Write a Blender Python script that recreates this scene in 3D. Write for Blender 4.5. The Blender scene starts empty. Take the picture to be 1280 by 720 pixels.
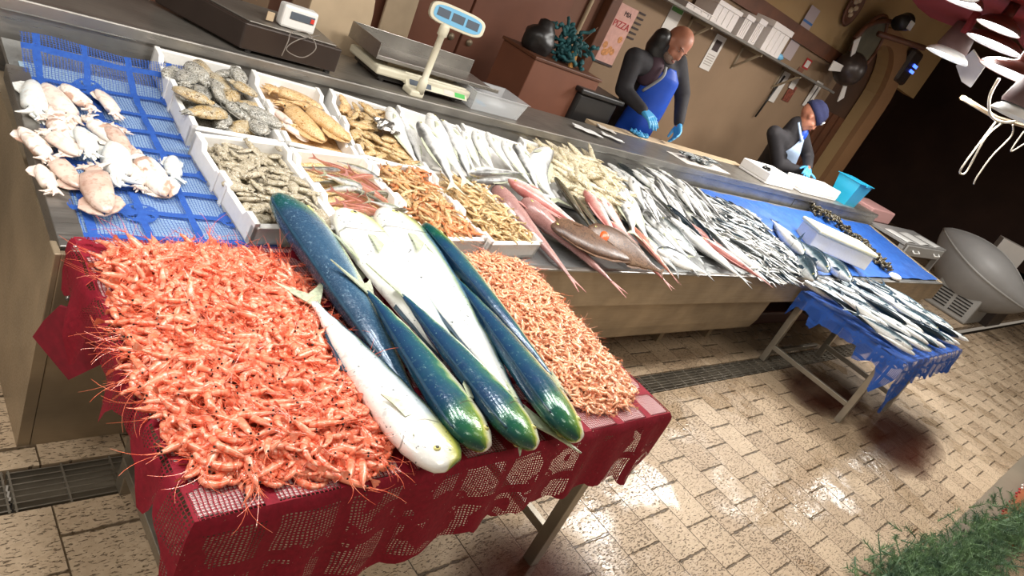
import bpy, math, random
from mathutils import Vector, Matrix, noise
random.seed(7)
LZ = 2.36
C = bpy.context.scene.collection
PI = math.pi
# ------------------------------------------------------------------ camera
F = 872.209
R0 = Vector((0.69579988, -0.58460028, 0.41725896))
R1 = Vector((0.00525046, -0.57679431, -0.81687255))
R2 = Vector((0.71821652, 0.57057062, -0.39826399))
CAM = Vector((0, 0, 1.72))
cd = bpy.data.cameras.new('camera'); cam = bpy.data.objects.new('camera', cd); C.objects.link(cam)
m = Matrix((( R0.x, -R1.x, -R2.x), (R0.y, -R1.y, -R2.y), (R0.z, -R1.z, -R2.z))).to_4x4()
m.translation = CAM
cam.matrix_world = m
cd.sensor_width = 36; cd.lens = F / 1280 * 36; cd.clip_start = .05; cd.clip_end = 100
bpy.context.scene.camera = cam

def ray(x, y):
    a, b = (x - 640) / F, (y - 360) / F
    return R0 * a + R1 * b + R2
def at(x, y, z):                       # point of the pixel ray at height z
    d = ray(x, y); return CAM + d * ((z - CAM.z) / d.z)
def onY(x, y, Y): d = ray(x, y); return CAM + d * (Y / d.y)
def onX(x, y, X): d = ray(x, y); return CAM + d * (X / d.x)
SL = 0.13
def zs(y): return .69 + SL * (y - 1.62)
def D(x, y, dz=0.0):                   # point on the sloping display bed, raised by dz
    d = ray(x, y)
    t = (.69 + dz - SL * 1.62 - CAM.z) / (d.z - SL * d.y)
    return CAM + d * t

# ------------------------------------------------------------------ mesh helpers
class MB:
    def __init__(s): s.v = []; s.f = []; s.uv = []
    def add(s, vs, fs, uv=None):
        b = len(s.v); s.v += [tuple(q) for q in vs]; s.f += [tuple(b + i for i in q) for q in fs]
        s.uv += uv if uv else [(0, 0)] * len(vs)
        return s
    def merge(s, o, M=None):
        vs = [M @ Vector(q) for q in o.v] if M else o.v
        return s.add(vs, o.f, list(o.uv))
    def box(s, x0, x1, y0, y1, z0, z1, M=None):
        vs = [(x, y, z) for z in (z0, z1) for y in (y0, y1) for x in (x0, x1)]
        if M: vs = [M @ Vector(q) for q in vs]
        return s.add(vs, [(0, 2, 3, 1), (4, 5, 7, 6), (0, 1, 5, 4), (2, 6, 7, 3), (0, 4, 6, 2), (1, 3, 7, 5)])
    def prism(s, poly, z0, z1, M=None):
        n = len(poly)
        a = sum(poly[i][0] * poly[(i + 1) % n][1] - poly[(i + 1) % n][0] * poly[i][1] for i in range(n))
        if a < 0: poly = poly[::-1]
        vs = [(p[0], p[1], z0) for p in poly] + [(p[0], p[1], z1) for p in poly]
        if M: vs = [M @ Vector(q) for q in vs]
        fs = [tuple(range(n - 1, -1, -1)), tuple(range(n, 2 * n))] + [(i, (i + 1) % n, n + (i + 1) % n, n + i) for i in range(n)]
        return s.add(vs, fs)
    def tube(s, pts, r, n=8, cap=True):
        pts = [Vector(p) for p in pts]; k = len(pts)
        rs = r if isinstance(r, (list, tuple)) else [r] * k
        t0 = (pts[1] - pts[0]).normalized()
        u = t0.orthogonal().normalized(); vs = []; uvs = []
        for i, p in enumerate(pts):
            t = (pts[min(i + 1, k - 1)] - pts[max(i - 1, 0)]).normalized()
            u = (u - t * u.dot(t)).normalized(); w = t.cross(u)
            for j in range(n):
                a = 2 * PI * j / n
                vs.append(p + (u * math.cos(a) + w * math.sin(a)) * rs[i]); uvs.append((i / (k - 1), j / n))
        fs = [(i * n + j, i * n + (j + 1) % n, (i + 1) * n + (j + 1) % n, (i + 1) * n + j) for i in range(k - 1) for j in range(n)]
        if cap: fs += [tuple(range(n - 1, -1, -1)), tuple(range((k - 1) * n, k * n))]
        return s.add(vs, fs, uvs)
    def lathe(s, prof, n=24, M=None, cap=False):
        vs = []
        for r, z in prof:
            for j in range(n):
                a = 2 * PI * j / n; vs.append((r * math.cos(a), r * math.sin(a), z))
        if M: vs = [M @ Vector(q) for q in vs]
        k = len(prof)
        fs = [(i * n + j, i * n + (j + 1) % n, (i + 1) * n + (j + 1) % n, (i + 1) * n + j) for i in range(k - 1) for j in range(n)]
        if cap: fs += [tuple(range(n - 1, -1, -1)), tuple(range((k - 1) * n, k * n))]
        return s.add(vs, fs)
    def ball(s, c, r, n=10, m=6, sc=(1, 1, 1), M=None):
        vs = []; c = Vector(c)
        for i in range(m + 1):
            t = PI * i / m
            rr = max(math.sin(t), .02)
            for j in range(n):
                a = 2 * PI * j / n
                vs.append((c.x + r * sc[0] * rr * math.cos(a), c.y + r * sc[1] * rr * math.sin(a), c.z - r * sc[2] * math.cos(t)))
        if M: vs = [M @ Vector(q) for q in vs]
        fs = [(i * n + j, i * n + (j + 1) % n, (i + 1) * n + (j + 1) % n, (i + 1) * n + j) for i in range(m) for j in range(n)]
        fs += [tuple(range(n - 1, -1, -1)), tuple(range(m * n, (m + 1) * n))]
        return s.add(vs, fs)
    def grid(s, fn, nu, nv):
        vs = []; uv = []
        for j in range(nv + 1):
            for i in range(nu + 1):
                vs.append(fn(i / nu, j / nv)); uv.append((i / nu, j / nv))
        fs = [(j * (nu + 1) + i, j * (nu + 1) + i + 1, (j + 1) * (nu + 1) + i + 1, (j + 1) * (nu + 1) + i) for j in range(nv) for i in range(nu)]
        return s.add(vs, fs, uv)

def mesh(name, mb, mat, smooth=False):
    me = bpy.data.meshes.new(name); me.from_pydata(mb.v, [], mb.f); 
    if any(q != (0, 0) for q in mb.uv[:50]) :
        L = me.uv_layers.new(name='UVMap')
        idx = [0] * len(me.loops); me.loops.foreach_get('vertex_index', idx)
        flat = []
        for i in idx: flat += mb.uv[i]
        L.data.foreach_set('uv', flat)
    me.materials.append(mat)
    if smooth: me.polygons.foreach_set('use_smooth', [True] * len(me.polygons))
    me.update(); return me
def obj(name, mb, mat, parent=None, smooth=False, bevel=0, solid=0, sub=0):
    o = bpy.data.objects.new(name, mb if isinstance(mb, bpy.types.Mesh) else mesh(name, mb, mat, smooth)); C.objects.link(o)
    if parent: o.parent = parent
    if solid: q = o.modifiers.new('s', 'SOLIDIFY'); q.thickness = solid; q.offset = 0
    if sub: q = o.modifiers.new('u', 'SUBSURF'); q.levels = q.render_levels = sub
    if bevel: q = o.modifiers.new('b', 'BEVEL'); q.width = bevel; q.segments = 2; q.limit_method = 'ANGLE'
    return o
def tag(o, label, cat, group=None, kind=None):
    if label: o['label'] = label
    if cat: o['category'] = cat
    if group: o['group'] = group
    if kind: o['kind'] = kind
    return o
def empty(name, loc, label, cat, group=None, rz=0):
    o = bpy.data.objects.new(name, None); C.objects.link(o); o.location = loc; o.rotation_euler = (0, 0, rz)
    o.empty_display_size = .05
    return tag(o, label, cat, group)
def struct(name, mb, mat, smooth=False, bevel=0):
    o = obj(name, mb, mat, None, smooth, bevel); o['kind'] = 'structure'; return o
def dup(o, M=None, label=None, group=None):
    c = o.copy(); C.objects.link(c)
    if M is not None: c.matrix_world = M
    if label: c['label'] = label
    if group: c['group'] = group
    for ch in kids.get(o.name, []):
        d = ch.copy(); C.objects.link(d); d.parent = c
        for g in kids.get(ch.name, []):
            e = g.copy(); C.objects.link(e); e.parent = d
    return c
kids = {}
def part(name, mb, mat, parent, **k):
    o = obj(name, mb, mat, parent, **k); kids.setdefault(parent.name, []).append(o); return o
def text(s, size, mat, parent, M, name='lettering', ext=.0008):
    cu = bpy.data.curves.new('t', 'FONT'); cu.body = s; cu.size = size; cu.extrude = ext; cu.align_x = 'CENTER'; cu.align_y = 'CENTER'
    t = bpy.data.objects.new('t', cu); C.objects.link(t)
    me = bpy.data.meshes.new_from_object(t.evaluated_get(bpy.context.evaluated_depsgraph_get()))
    bpy.data.objects.remove(t)
    me.materials.clear(); me.materials.append(mat)
    o = bpy.data.objects.new(name, me); C.objects.link(o); o.parent = parent; o.matrix_local = M
    return o

# ------------------------------------------------------------------ materials
def rgb(r, g, b): 
    f = lambda c: (c / 255 / 12.92) if c / 255 <= .04045 else ((c / 255 + .055) / 1.055) ** 2.4
    return (f(r), f(g), f(b), 1)
class NT:
    def __init__(s, name):
        s.m = bpy.data.materials.new(name); s.m.use_nodes = True; s.t = s.m.node_tree; s.n = s.t.nodes; s.l = s.t.links
        s.b = s.n['Principled BSDF']; s.out = s.n['Material Output']
    def new(s, ty, **k):
        q = s.n.new(ty)
        for a, b in k.items(): setattr(q, a, b)
        return q
    def link(s, a, b): s.l.new(a, b)
    def set(s, **k):
        for a, b in k.items():
            a = {'base': 'Base Color', 'rough': 'Roughness', 'metal': 'Metallic', 'spec': 'Specular IOR Level', 'alpha': 'Alpha', 'trans': 'Transmission Weight', 'coat': 'Coat Weight', 'ior': 'IOR', 'sss': 'Subsurface Weight'}[a]
            if isinstance(b, bpy.types.NodeSocket): s.link(b, s.b.inputs[a])
            else: s.b.inputs[a].default_value = b
        return s
    def math(s, op, a, b=None, c=None, clamp=False):
        q = s.new('ShaderNodeMath', operation=op, use_clamp=clamp)
        for i, v in enumerate((a, b, c)):
            if v is None: continue
            if isinstance(v, bpy.types.NodeSocket): s.link(v, q.inputs[i])
            else: q.inputs[i].default_value = v
        return q.outputs[0]
    def mix(s, f, a, b):
        q = s.new('ShaderNodeMix', data_type='RGBA')
        for i, v in ((0, f), (6, a), (7, b)):
            if isinstance(v, bpy.types.NodeSocket): s.link(v, q.inputs[i])
            else: q.inputs[i].default_value = v
        return q.outputs[2]
    def mapr(s, v, a, b, c=0, d=1):
        q = s.new('ShaderNodeMapRange'); s.link(v, q.inputs[0])
        for i, x in enumerate((a, b, c, d)): q.inputs[i + 1].default_value = x
        return q.outputs[0]
    def noise(s, scale, detail=3, vec=None, rough=.5, dist=0, col=False):
        q = s.new('ShaderNodeTexNoise'); q.inputs['Scale'].default_value = scale; q.inputs['Detail'].default_value = detail
        q.inputs['Roughness'].default_value = rough; q.inputs['Distortion'].default_value = dist
        if vec: s.link(vec, q.inputs['Vector'])
        return q.outputs['Color' if col else 'Fac']
    def pos(s): 
        if not hasattr(s, '_p'): s._p = s.new('ShaderNodeNewGeometry').outputs['Position']
        return s._p
    def objc(s):
        if not hasattr(s, '_o'): s._o = s.new('ShaderNodeTexCoord').outputs['Object']
        return s._o
    def scale(s, vec, x, y, z):
        q = s.new('ShaderNodeVectorMath', operation='MULTIPLY'); s.link(vec, q.inputs[0]); q.inputs[1].default_value = (x, y, z); return q.outputs[0]
    def sep(s, v): q = s.new('ShaderNodeSeparateXYZ'); s.link(v, q.inputs[0]); return q.outputs
    def comb(s, *a):
        q = s.new('ShaderNodeCombineXYZ')
        for i, v in enumerate(a):
            if isinstance(v, bpy.types.NodeSocket): s.link(v, q.inputs[i])
            else: q.inputs[i].default_value = v
        return q.outputs[0]
    def ramp(s, f, stops, interp='LINEAR'):
        q = s.new('ShaderNodeValToRGB'); s.link(f, q.inputs[0]); e = q.color_ramp.elements; q.color_ramp.interpolation = interp
        while len(e) > 1: e.remove(e[-1])
        e[0].position, e[0].color = stops[0]
        for p, c in stops[1:]: k = e.new(p); k.color = c
        return q.outputs[0]
    def bump(s, h, st=.3, dist=.002):
        q = s.new('ShaderNodeBump'); q.inputs['Strength'].default_value = st; q.inputs['Distance'].default_value = dist
        s.link(h, q.inputs['Height']); s.link(q.outputs[0], s.b.inputs['Normal']); return s
def plain(name, c, rough=.5, metal=0, var=.0, sc=20, spec=.5, bump=0):
    t = NT(name); t.set(rough=rough, metal=metal, spec=spec)
    if var:
        n = t.noise(sc, 4, t.objc())
        d = tuple(max(0, q * (1 - var)) for q in c[:3]) + (1,); e = tuple(min(1, q * (1 + var)) for q in c[:3]) + (1,)
        t.set(base=t.mix(t.mapr(n, .3, .7), d, e))
        if bump: t.bump(n, bump, .003)
    else: t.set(base=c)
    return t.m
def emis(name, c, st):
    t = NT(name); t.b.inputs['Emission Color'].default_value = c; t.b.inputs['Emission Strength'].default_value = st; t.set(base=c); return t.m

M = {}
M['foam'] = plain('white_foam', rgb(236, 234, 230), .55, var=.03, sc=60, bump=.2)
M['foam_pink'] = plain('foam_shelf', rgb(205, 196, 190), .6, var=.04, sc=60)
def steel(name, c, rough, metal=.85, scr=True):
    t = NT(name); p = t.scale(t.pos(), 1.2, 30, 30)
    n = t.noise(6, 4, p); n2 = t.noise(5, 5, t.pos())
    d = tuple(q * .72 for q in c[:3]) + (1,)
    t.set(base=t.mix(t.mapr(n2, .35, .65), d, c), metal=metal, rough=t.mapr(n, .3, .7, rough * .75, rough * 1.3)); t.bump(n, .06, .001); return t.m
M['steel'] = steel('brushed_steel', rgb(176, 172, 166), .34)
M['steel_warm'] = steel('warm_tinted_steel', rgb(172, 154, 128), .42, .4)  # brown tint stands in for warm surroundings reflected in stainless steel
M['steel_bed'] = steel('display_bed_steel', rgb(150, 152, 152), .35, .7)
M['steel_dark'] = steel('dark_steel', rgb(142, 136, 128), .38, .6)
M['leg'] = steel('table_leg_steel', rgb(168, 160, 146), .38, .75)
M['black'] = plain('black_plastic', rgb(32, 29, 28), .4, var=.2, sc=8)
M['darkbox'] = plain('dark_brown_metal', rgb(58, 48, 43), .35, .3, var=.15, sc=6)
M['cream'] = plain('cream_plastic', rgb(206, 200, 178), .4)
M['whitep'] = plain('white_plastic', rgb(225, 224, 220), .35)
M['greyp'] = plain('grey_plastic', rgb(140, 138, 136), .5, var=.06, sc=4)
M['greyp_l'] = plain('light_grey_plastic', rgb(150, 148, 144), .5, var=.06, sc=4)
M['cyan'] = plain('cyan_plastic', rgb(40, 165, 200), .35)
M['glove'] = plain('blue_glove', rgb(70, 155, 205), .4)
M['skin'] = plain('skin', rgb(165, 108, 84), .5, var=.12, sc=14)
M['jacket'] = plain('dark_jacket', rgb(38, 35, 38), .8, var=.25, sc=12, bump=.5)
M['vest'] = plain('plum_vest', rgb(62, 40, 50), .8, var=.1, sc=12)
M['apron'] = plain('blue_apron', rgb(22, 72, 176), .5, var=.12, sc=7, bump=.4)
M['apron2'] = plain('pale_apron', rgb(165, 185, 212), .5, var=.08, sc=8, bump=.4)
M['band'] = plain('grey_strap', rgb(150, 150, 150), .7)
M['navy'] = plain('navy_knit', rgb(22, 26, 62), .9, var=.2, sc=60)
M['trouser'] = plain('navy_trousers', rgb(28, 32, 52), .85)
M['paper'] = plain('paper', rgb(205, 198, 190), .8, var=.03, sc=10)
M['wood'] = plain('brown_wood', rgb(94, 56, 36), .5, var=.25, sc=5)
M['wood_l'] = plain('pale_board', rgb(186, 164, 134), .6, var=.1, sc=6)
M['brownbox'] = plain('brown_board', rgb(118, 72, 52), .6, var=.1, sc=4)
M['redp'] = plain('red_paint', rgb(116, 16, 18), .8, var=.1, sc=3)
M['screen_grey'] = plain('lcd', rgb(86, 94, 104), .25)
M['label_blue'] = plain('blue_label', rgb(110, 170, 205), .4)
M['green_key'] = plain('green_keys', rgb(70, 175, 80), .4)
M['redk'] = plain('red_key', rgb(200, 60, 50), .4)
M['ink'] = plain('ink', rgb(60, 46, 44), .7)
M['eye_b'] = plain('eye_black', rgb(12, 12, 12), .15)
M['eye_y'] = plain('eye_ring', rgb(196, 190, 120), .25)
M['white'] = plain('white_cloth', rgb(230, 230, 228), .6)
M['cable'] = plain('white_cable', rgb(200, 190, 172), .5)
M['gcable'] = plain('grey_cable', rgb(120, 112, 104), .5)

# floor pavers
def floor_mat():
    t = NT('stone_pavers'); p = t.pos(); x, y, z = t.sep(p)
    T = .2195
    dn = t.mapr(t.noise(30, 3, p), .2, .8, -.006, .006)
    ux = t.math('DIVIDE', t.math('SUBTRACT', x, 2.24 - 40 * T), T); col = t.math('FLOOR', ux); fx = t.math('FRACT', ux)
    par = t.math('MODULO', col, 2)
    uy = t.math('ADD', t.math('DIVIDE', t.math('SUBTRACT', y, .895 - 40 * T), T), t.math('MULTIPLY', par, .5))
    row = t.math('FLOOR', uy); fy = t.math('FRACT', uy)
    dx = t.math('MULTIPLY', t.math('MINIMUM', fx, t.math('SUBTRACT', 1, fx)), T)
    dy = t.math('ADD', t.math('MULTIPLY', t.math('MINIMUM', fy, t.math('SUBTRACT', 1, fy)), T), dn)
    mx = t.mapr(dx, .0012, .0026, 1, 0); my = t.mapr(dy, .002, .006, 1, 0)
    mort = t.math('MAXIMUM', mx, my, clamp=True)
    wn = t.new('ShaderNodeTexWhiteNoise', noise_dimensions='2D'); t.link(t.comb(col, row, 0), wn.inputs['Vector'])
    # pitted grain, running along x on most tiles
    sh = t.math('MULTIPLY', wn.outputs['Value'], 9)
    g = t.noise(1, 3, t.comb(t.math('MULTIPLY', x, 62), t.math('ADD', t.math('MULTIPLY', y, 190), sh), sh), .6, .6)
    amt = t.mapr(wn.outputs['Value'], 0, 1, .555, .605)
    pit = t.mapr(t.math('SUBTRACT', g, amt), -.01, .05, 0, 1)
    big = t.noise(1.7, 3, p); fine = t.noise(45, 4, p)
    c = t.mix(wn.outputs['Value'], rgb(186, 162, 134), rgb(202, 180, 152))
    c = t.mix(t.mapr(fine, .3, .7, 0, .5), c, rgb(166, 144, 116))
    c = t.mix(t.mapr(big, .35, .7, 0, .4), c, rgb(140, 116, 90))
    c = t.mix(t.math('MULTIPLY', pit, .85), c, rgb(92, 76, 58))
    c = t.mix(t.math('MULTIPLY', mort, .9), c, rgb(74, 58, 38))
    wet = t.mapr(t.noise(2.6, 3, p), .50, .60, 0, 1)
    h = t.math('SUBTRACT', t.math('SUBTRACT', t.math('MULTIPLY', t.noise(20, 5, p), .5), t.math('MULTIPLY', pit, .6)), mort)
    t.set(base=c, rough=t.mapr(wet, 0, 1, .55, .16)); t.bump(h, .9, .006)
    return t.m
M['floor'] = floor_mat()
def plaster(name, a, b):
    t = NT(name); n = t.noise(1.3, 5, t.pos()); t.set(base=t.mix(t.mapr(n, .3, .7), a, b), rough=.7); t.bump(t.noise(25, 4, t.pos()), .15, .004); return t.m
M['wall'] = plaster('beige_plaster', rgb(126, 102, 78), rgb(142, 116, 90))
M['wall_r'] = plaster('brown_panel', rgb(112, 74, 56), rgb(124, 84, 64))
M['wall_up'] = plaster('ochre_plaster', rgb(160, 130, 88), rgb(172, 142, 98))
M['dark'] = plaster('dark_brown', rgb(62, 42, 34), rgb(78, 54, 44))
M['ceil'] = plaster('ceiling_brown', rgb(120, 90, 64), rgb(132, 100, 74))
M['kerb'] = plaster('grey_kerb', rgb(112, 102, 88), rgb(134, 122, 104))
M['drain'] = plain('drain_dirt', rgb(22, 16, 13), .6)
M['plinth'] = plain('red_brown_plinth', rgb(86, 44, 32), .5, var=.2, sc=6)

# lace
def lace(name, thread, dark, period=.15, cell=.0085, tw=1.0, side=.6, bw_=.10):
    t = NT(name); uv = t.new('ShaderNodeUVMap').outputs[0]; u, v, _ = t.sep(uv)      # uv in metres
    def wob(a, o, k):
        n = t.noise(9, 2, uv); return t.math('ADD', a, t.mapr(n, .2, .8, -.006 * k, .006 * k))
    u = wob(u, v, 1); v = wob(v, u, -1)
    def thr(a, c, w):
        f = t.math('FRACT', t.math('DIVIDE', a, c)); d = t.math('MULTIPLY', t.math('ABSOLUTE', t.math('SUBTRACT', f, .5)), c)
        return t.math('GREATER_THAN', d, c / 2 - w)
    nz = t.sep(t.new('ShaderNodeNewGeometry').outputs['True Normal'])[2]; sidef = t.math('LESS_THAN', t.math('ABSOLUTE', nz), .6)
    th = t.math('MAXIMUM', thr(u, cell, .0011 * tw), thr(v, cell * .75, .0008 * tw))
    th = t.math('MAXIMUM', th, t.math('MULTIPLY', sidef, t.math('MAXIMUM', thr(u, cell, .0022), thr(v, cell * .75, .0017))))
    def band(a, p, w):
        f = t.math('FRACT', t.math('DIVIDE', a, p)); d = t.math('MULTIPLY', t.math('ABSOLUTE', t.math('SUBTRACT', f, .5)), p)
        return t.math('GREATER_THAN', d, p / 2 - w)
    bd = t.math('MAXIMUM', band(u, period, period * bw_), band(v, period * .8, period * bw_ * .9))
    # medallions
    mu = t.math('SUBTRACT', t.math('FRACT', t.math('DIVIDE', u, period * 2)), .5); mv = t.math('SUBTRACT', t.math('FRACT', t.math('DIVIDE', v, period * 1.6)), .5)
    r = t.math('SQRT', t.math('ADD', t.math('POWER', mu, 2), t.math('POWER', mv, 2)))
    an = t.math('ARCTAN2', mv, mu)
    pet = t.math('MULTIPLY', t.math('LESS_THAN', r, .16), t.math('GREATER_THAN', t.math('SINE', t.math('ADD', t.math('MULTIPLY', an, 7), t.math('MULTIPLY', r, 20))), -.35))
    ring = t.math('MULTIPLY', t.math('GREATER_THAN', r, .16), t.math('LESS_THAN', r, .19))
    solid = t.math('MAXIMUM', t.math('MAXIMUM', bd, pet), ring)
    gaps = t.math('GREATER_THAN', t.noise(160, 2, uv), .30)
    patch = t.math('MULTIPLY', sidef, t.math('GREATER_THAN', t.noise(3.5, 3, uv, .6), side))
    solid = t.math('MAXIMUM', solid, patch)
    solid = t.math('MULTIPLY', solid, t.math('MAXIMUM', gaps, th))
    a = t.math('MAXIMUM', th, solid, clamp=True)
    n = t.noise(90, 3, uv)
    t.set(base=t.mix(n, dark, thread), rough=.75, alpha=a, spec=.3); t.bump(n, .4, .002)
    return t.m
M['lace_red'] = lace('red_lace', rgb(148, 18, 42), rgb(100, 7, 25), tw=1.0, side=.52)
M['lace_blue'] = lace('blue_lace', rgb(52, 98, 178), rgb(24, 60, 140), period=.13, tw=.85, bw_=.075)
M['liner'] = plain('pale_liner', rgb(214, 190, 188), .35, var=.05, sc=20)
M['liner_blue'] = plain('pale_blue_liner', rgb(170, 196, 214), .3, var=.06, sc=20)
def tarp():
    t = NT('blue_sheet'); n = t.noise(16, 4, t.pos()); t.set(base=t.mix(n, rgb(20, 60, 140), rgb(52, 112, 196)), rough=.45); t.bump(n, .6, .01); return t.m
M['tarp'] = tarp()

# fish skins: uv.x 0 snout .. 1 tail root, uv.y 0 belly .. 1 back
def fish_mat(name, stops, head=None, headw=.16, speck=None, spk=.62, rough=.25, metal=.15, sc=120, wob=.12, lat=None):
    t = NT(name); u, v, _ = t.sep(t.new('ShaderNodeUVMap').outputs[0]); o = t.objc()
    info = t.new('ShaderNodeObjectInfo').outputs['Random']
    n = t.noise(9, 4, o); vv = t.math('ADD', v, t.mapr(n, .25, .75, -wob, wob))
    c = t.ramp(vv, stops)
    if lat:   # thin side line
        c = t.mix(t.math('MULTIPLY', t.math('LESS_THAN', t.math('ABSOLUTE', t.math('SUBTRACT', v, .58)), .012), .5), c, lat)
    if head:
        hv = t.math('ADD', v, t.mapr(n, .25, .75, -wob, wob))
        hc = t.ramp(hv, head); c = t.mix(t.mapr(t.math('ADD', u, t.mapr(n, .2, .8, -.05, .05)), headw * .7, headw * 1.3, 1, 0), c, hc)
    # gill arc
    ga = t.math('ABSOLUTE', t.math('SUBTRACT', t.math('ADD', u, t.math('MULTIPLY', t.math('POWER', t.math('SUBTRACT', v, .45), 2), .25)), .205))
    c = t.mix(t.math('MULTIPLY', t.math('MULTIPLY', t.math('LESS_THAN', ga, .004), t.math('LESS_THAN', v, .8)), .55), c, rgb(70, 66, 62))
    if speck:
        s = t.noise(sc, 2, o); s2 = t.noise(sc * .35, 3, o)
        c = t.mix(t.mapr(s, spk, spk + .04, 0, .8), c, speck)
        c = t.mix(t.mapr(s2, .62, .72, 0, .25), c, speck)
    b = t.noise(160, 3, t.scale(o, 1, 1, 1))
    t.set(base=c, rough=t.mapr(b, .3, .7, rough * .7, rough * 1.4), metal=metal, spec=.6); t.bump(t.noise(60, 4, o), .25, .003)
    return t.m
W = rgb(240, 240, 236)
M['mahi'] = fish_mat('dolphinfish_skin', [(0, W), (.52, rgb(236, 238, 234)), (.66, rgb(190, 204, 208)), (.72, rgb(168, 184, 150)), (.78, rgb(92, 128, 146)), (.86, rgb(58, 92, 118)), (1, rgb(34, 64, 88))],
   head=[(0, W), (.5, rgb(232, 234, 222)), (.66, rgb(206, 208, 140)), (.78, rgb(84, 120, 64)), (.88, rgb(38, 96, 74)), (1, rgb(22, 74, 66))], headw=.17, speck=rgb(36, 60, 76), sc=75, spk=.68, rough=.2, wob=.05)
M['mahi_blue'] = fish_mat('blue_dolphinfish_skin', [(0, W), (.30, rgb(232, 234, 226)), (.40, rgb(200, 204, 150)), (.5, rgb(120, 150, 160)), (.62, rgb(76, 110, 136)), (.8, rgb(52, 84, 112)), (1, rgb(46, 72, 98))],
   head=[(0, W), (.34, rgb(226, 228, 200)), (.46, rgb(150, 168, 96)), (.6, rgb(46, 104, 66)), (.85, rgb(30, 92, 84)), (1, rgb(24, 76, 76))], headw=.15, speck=rgb(110, 140, 160), sc=170, spk=.62, rough=.25, wob=.08)
M['mahi_pale'] = fish_mat('pale_dolphinfish_skin', [(0, W), (.55, rgb(240, 240, 238)), (.74, rgb(206, 216, 220)), (.86, rgb(150, 168, 176)), (.93, rgb(150, 160, 100)), (1, rgb(40, 80, 90))],
   head=[(0, W), (.5, rgb(236, 236, 230)), (.72, rgb(214, 214, 160)), (.84, rgb(176, 180, 84)), (1, rgb(60, 100, 60))], headw=.2, speck=rgb(60, 76, 84), sc=75, spk=.68, rough=.2, wob=.05)
M['mahi_green'] = fish_mat('green_dolphinfish_skin', [(0, W), (.34, rgb(236, 236, 224)), (.46, rgb(206, 212, 180)), (.54, rgb(150, 176, 120)), (.62, rgb(60, 118, 100)), (.78, rgb(40, 88, 104)), (1, rgb(32, 62, 96))],
   head=[(0, W), (.40, rgb(232, 232, 200)), (.50, rgb(196, 200, 110)), (.62, rgb(110, 142, 50)), (.85, rgb(40, 98, 62)), (1, rgb(16, 70, 70))], headw=.2, speck=rgb(120, 160, 160), sc=150, spk=.68, rough=.18, wob=.12)
M['silver'] = fish_mat('silver_skin', [(0, W), (.62, rgb(242, 242, 240)), (.8, rgb(206, 206, 204)), (.92, rgb(140, 140, 138)), (1, rgb(96, 96, 94))], speck=rgb(110, 110, 112), spk=.68, sc=70, metal=.0, rough=.3, lat=rgb(150, 150, 150))
M['bass'] = fish_mat('bass_skin', [(0, W), (.4, rgb(222, 224, 222)), (.62, rgb(160, 166, 166)), (.78, rgb(86, 92, 92)), (1, rgb(44, 50, 52))], speck=rgb(70, 76, 78), spk=.66, sc=90, metal=.15)
M['bonito'] = fish_mat('bonito_skin', [(0, W), (.42, rgb(226, 230, 230)), (.54, rgb(120, 142, 150)), (.62, rgb(46, 72, 84)), (1, rgb(20, 34, 46))], speck=rgb(60, 80, 90), spk=.68, sc=60, metal=.15, wob=.08)
M['pink'] = fish_mat('pink_skin', [(0, rgb(236, 226, 220)), (.25, rgb(216, 190, 184)), (.5, rgb(184, 144, 138)), (1, rgb(148, 108, 104))], speck=rgb(110, 66, 66), spk=.70, sc=80, metal=.05)
M['rosy'] = fish_mat('rosy_skin', [(0, W), (.45, rgb(236, 224, 220)), (.68, rgb(216, 172, 164)), (1, rgb(176, 108, 102))], speck=rgb(190, 90, 90), spk=.62, sc=90, metal=.05)
M['orange'] = fish_mat('orange_skin', [(0, rgb(232, 206, 192)), (.4, rgb(212, 156, 132)), (1, rgb(160, 94, 74))], speck=rgb(120, 50, 40), spk=.66, sc=90, metal=.05)
M['brownf'] = fish_mat('brown_skin', [(0, rgb(132, 108, 88)), (.3, rgb(118, 90, 70)), (1, rgb(84, 60, 46))], speck=rgb(58, 42, 34), spk=.54, sc=60, metal=.0, rough=.36, wob=.25)
M['olive'] = fish_mat('olive_skin', [(0, rgb(180, 172, 150)), (.4, rgb(130, 122, 98)), (1, rgb(74, 68, 54))], speck=rgb(60, 54, 42), spk=.56, sc=110, metal=.05)
M['fin'] = plain('pale_fin', rgb(196, 200, 176), .4, var=.2, sc=30)
M['fin_y'] = plain('yellow_green_fin', rgb(176, 184, 158), .35, var=.3, sc=60)
M['fin_d'] = plain('dark_fin', rgb(30, 56, 74), .3, var=.3, sc=30)
M['fin_pink'] = plain('pink_fin', rgb(206, 146, 140), .4, var=.2, sc=30)
M['fin_b'] = plain('brown_fin', rgb(104, 76, 56), .4, var=.3, sc=40)
M['fin_g'] = plain('grey_fin', rgb(120, 122, 122), .4, var=.2, sc=30)

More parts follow.
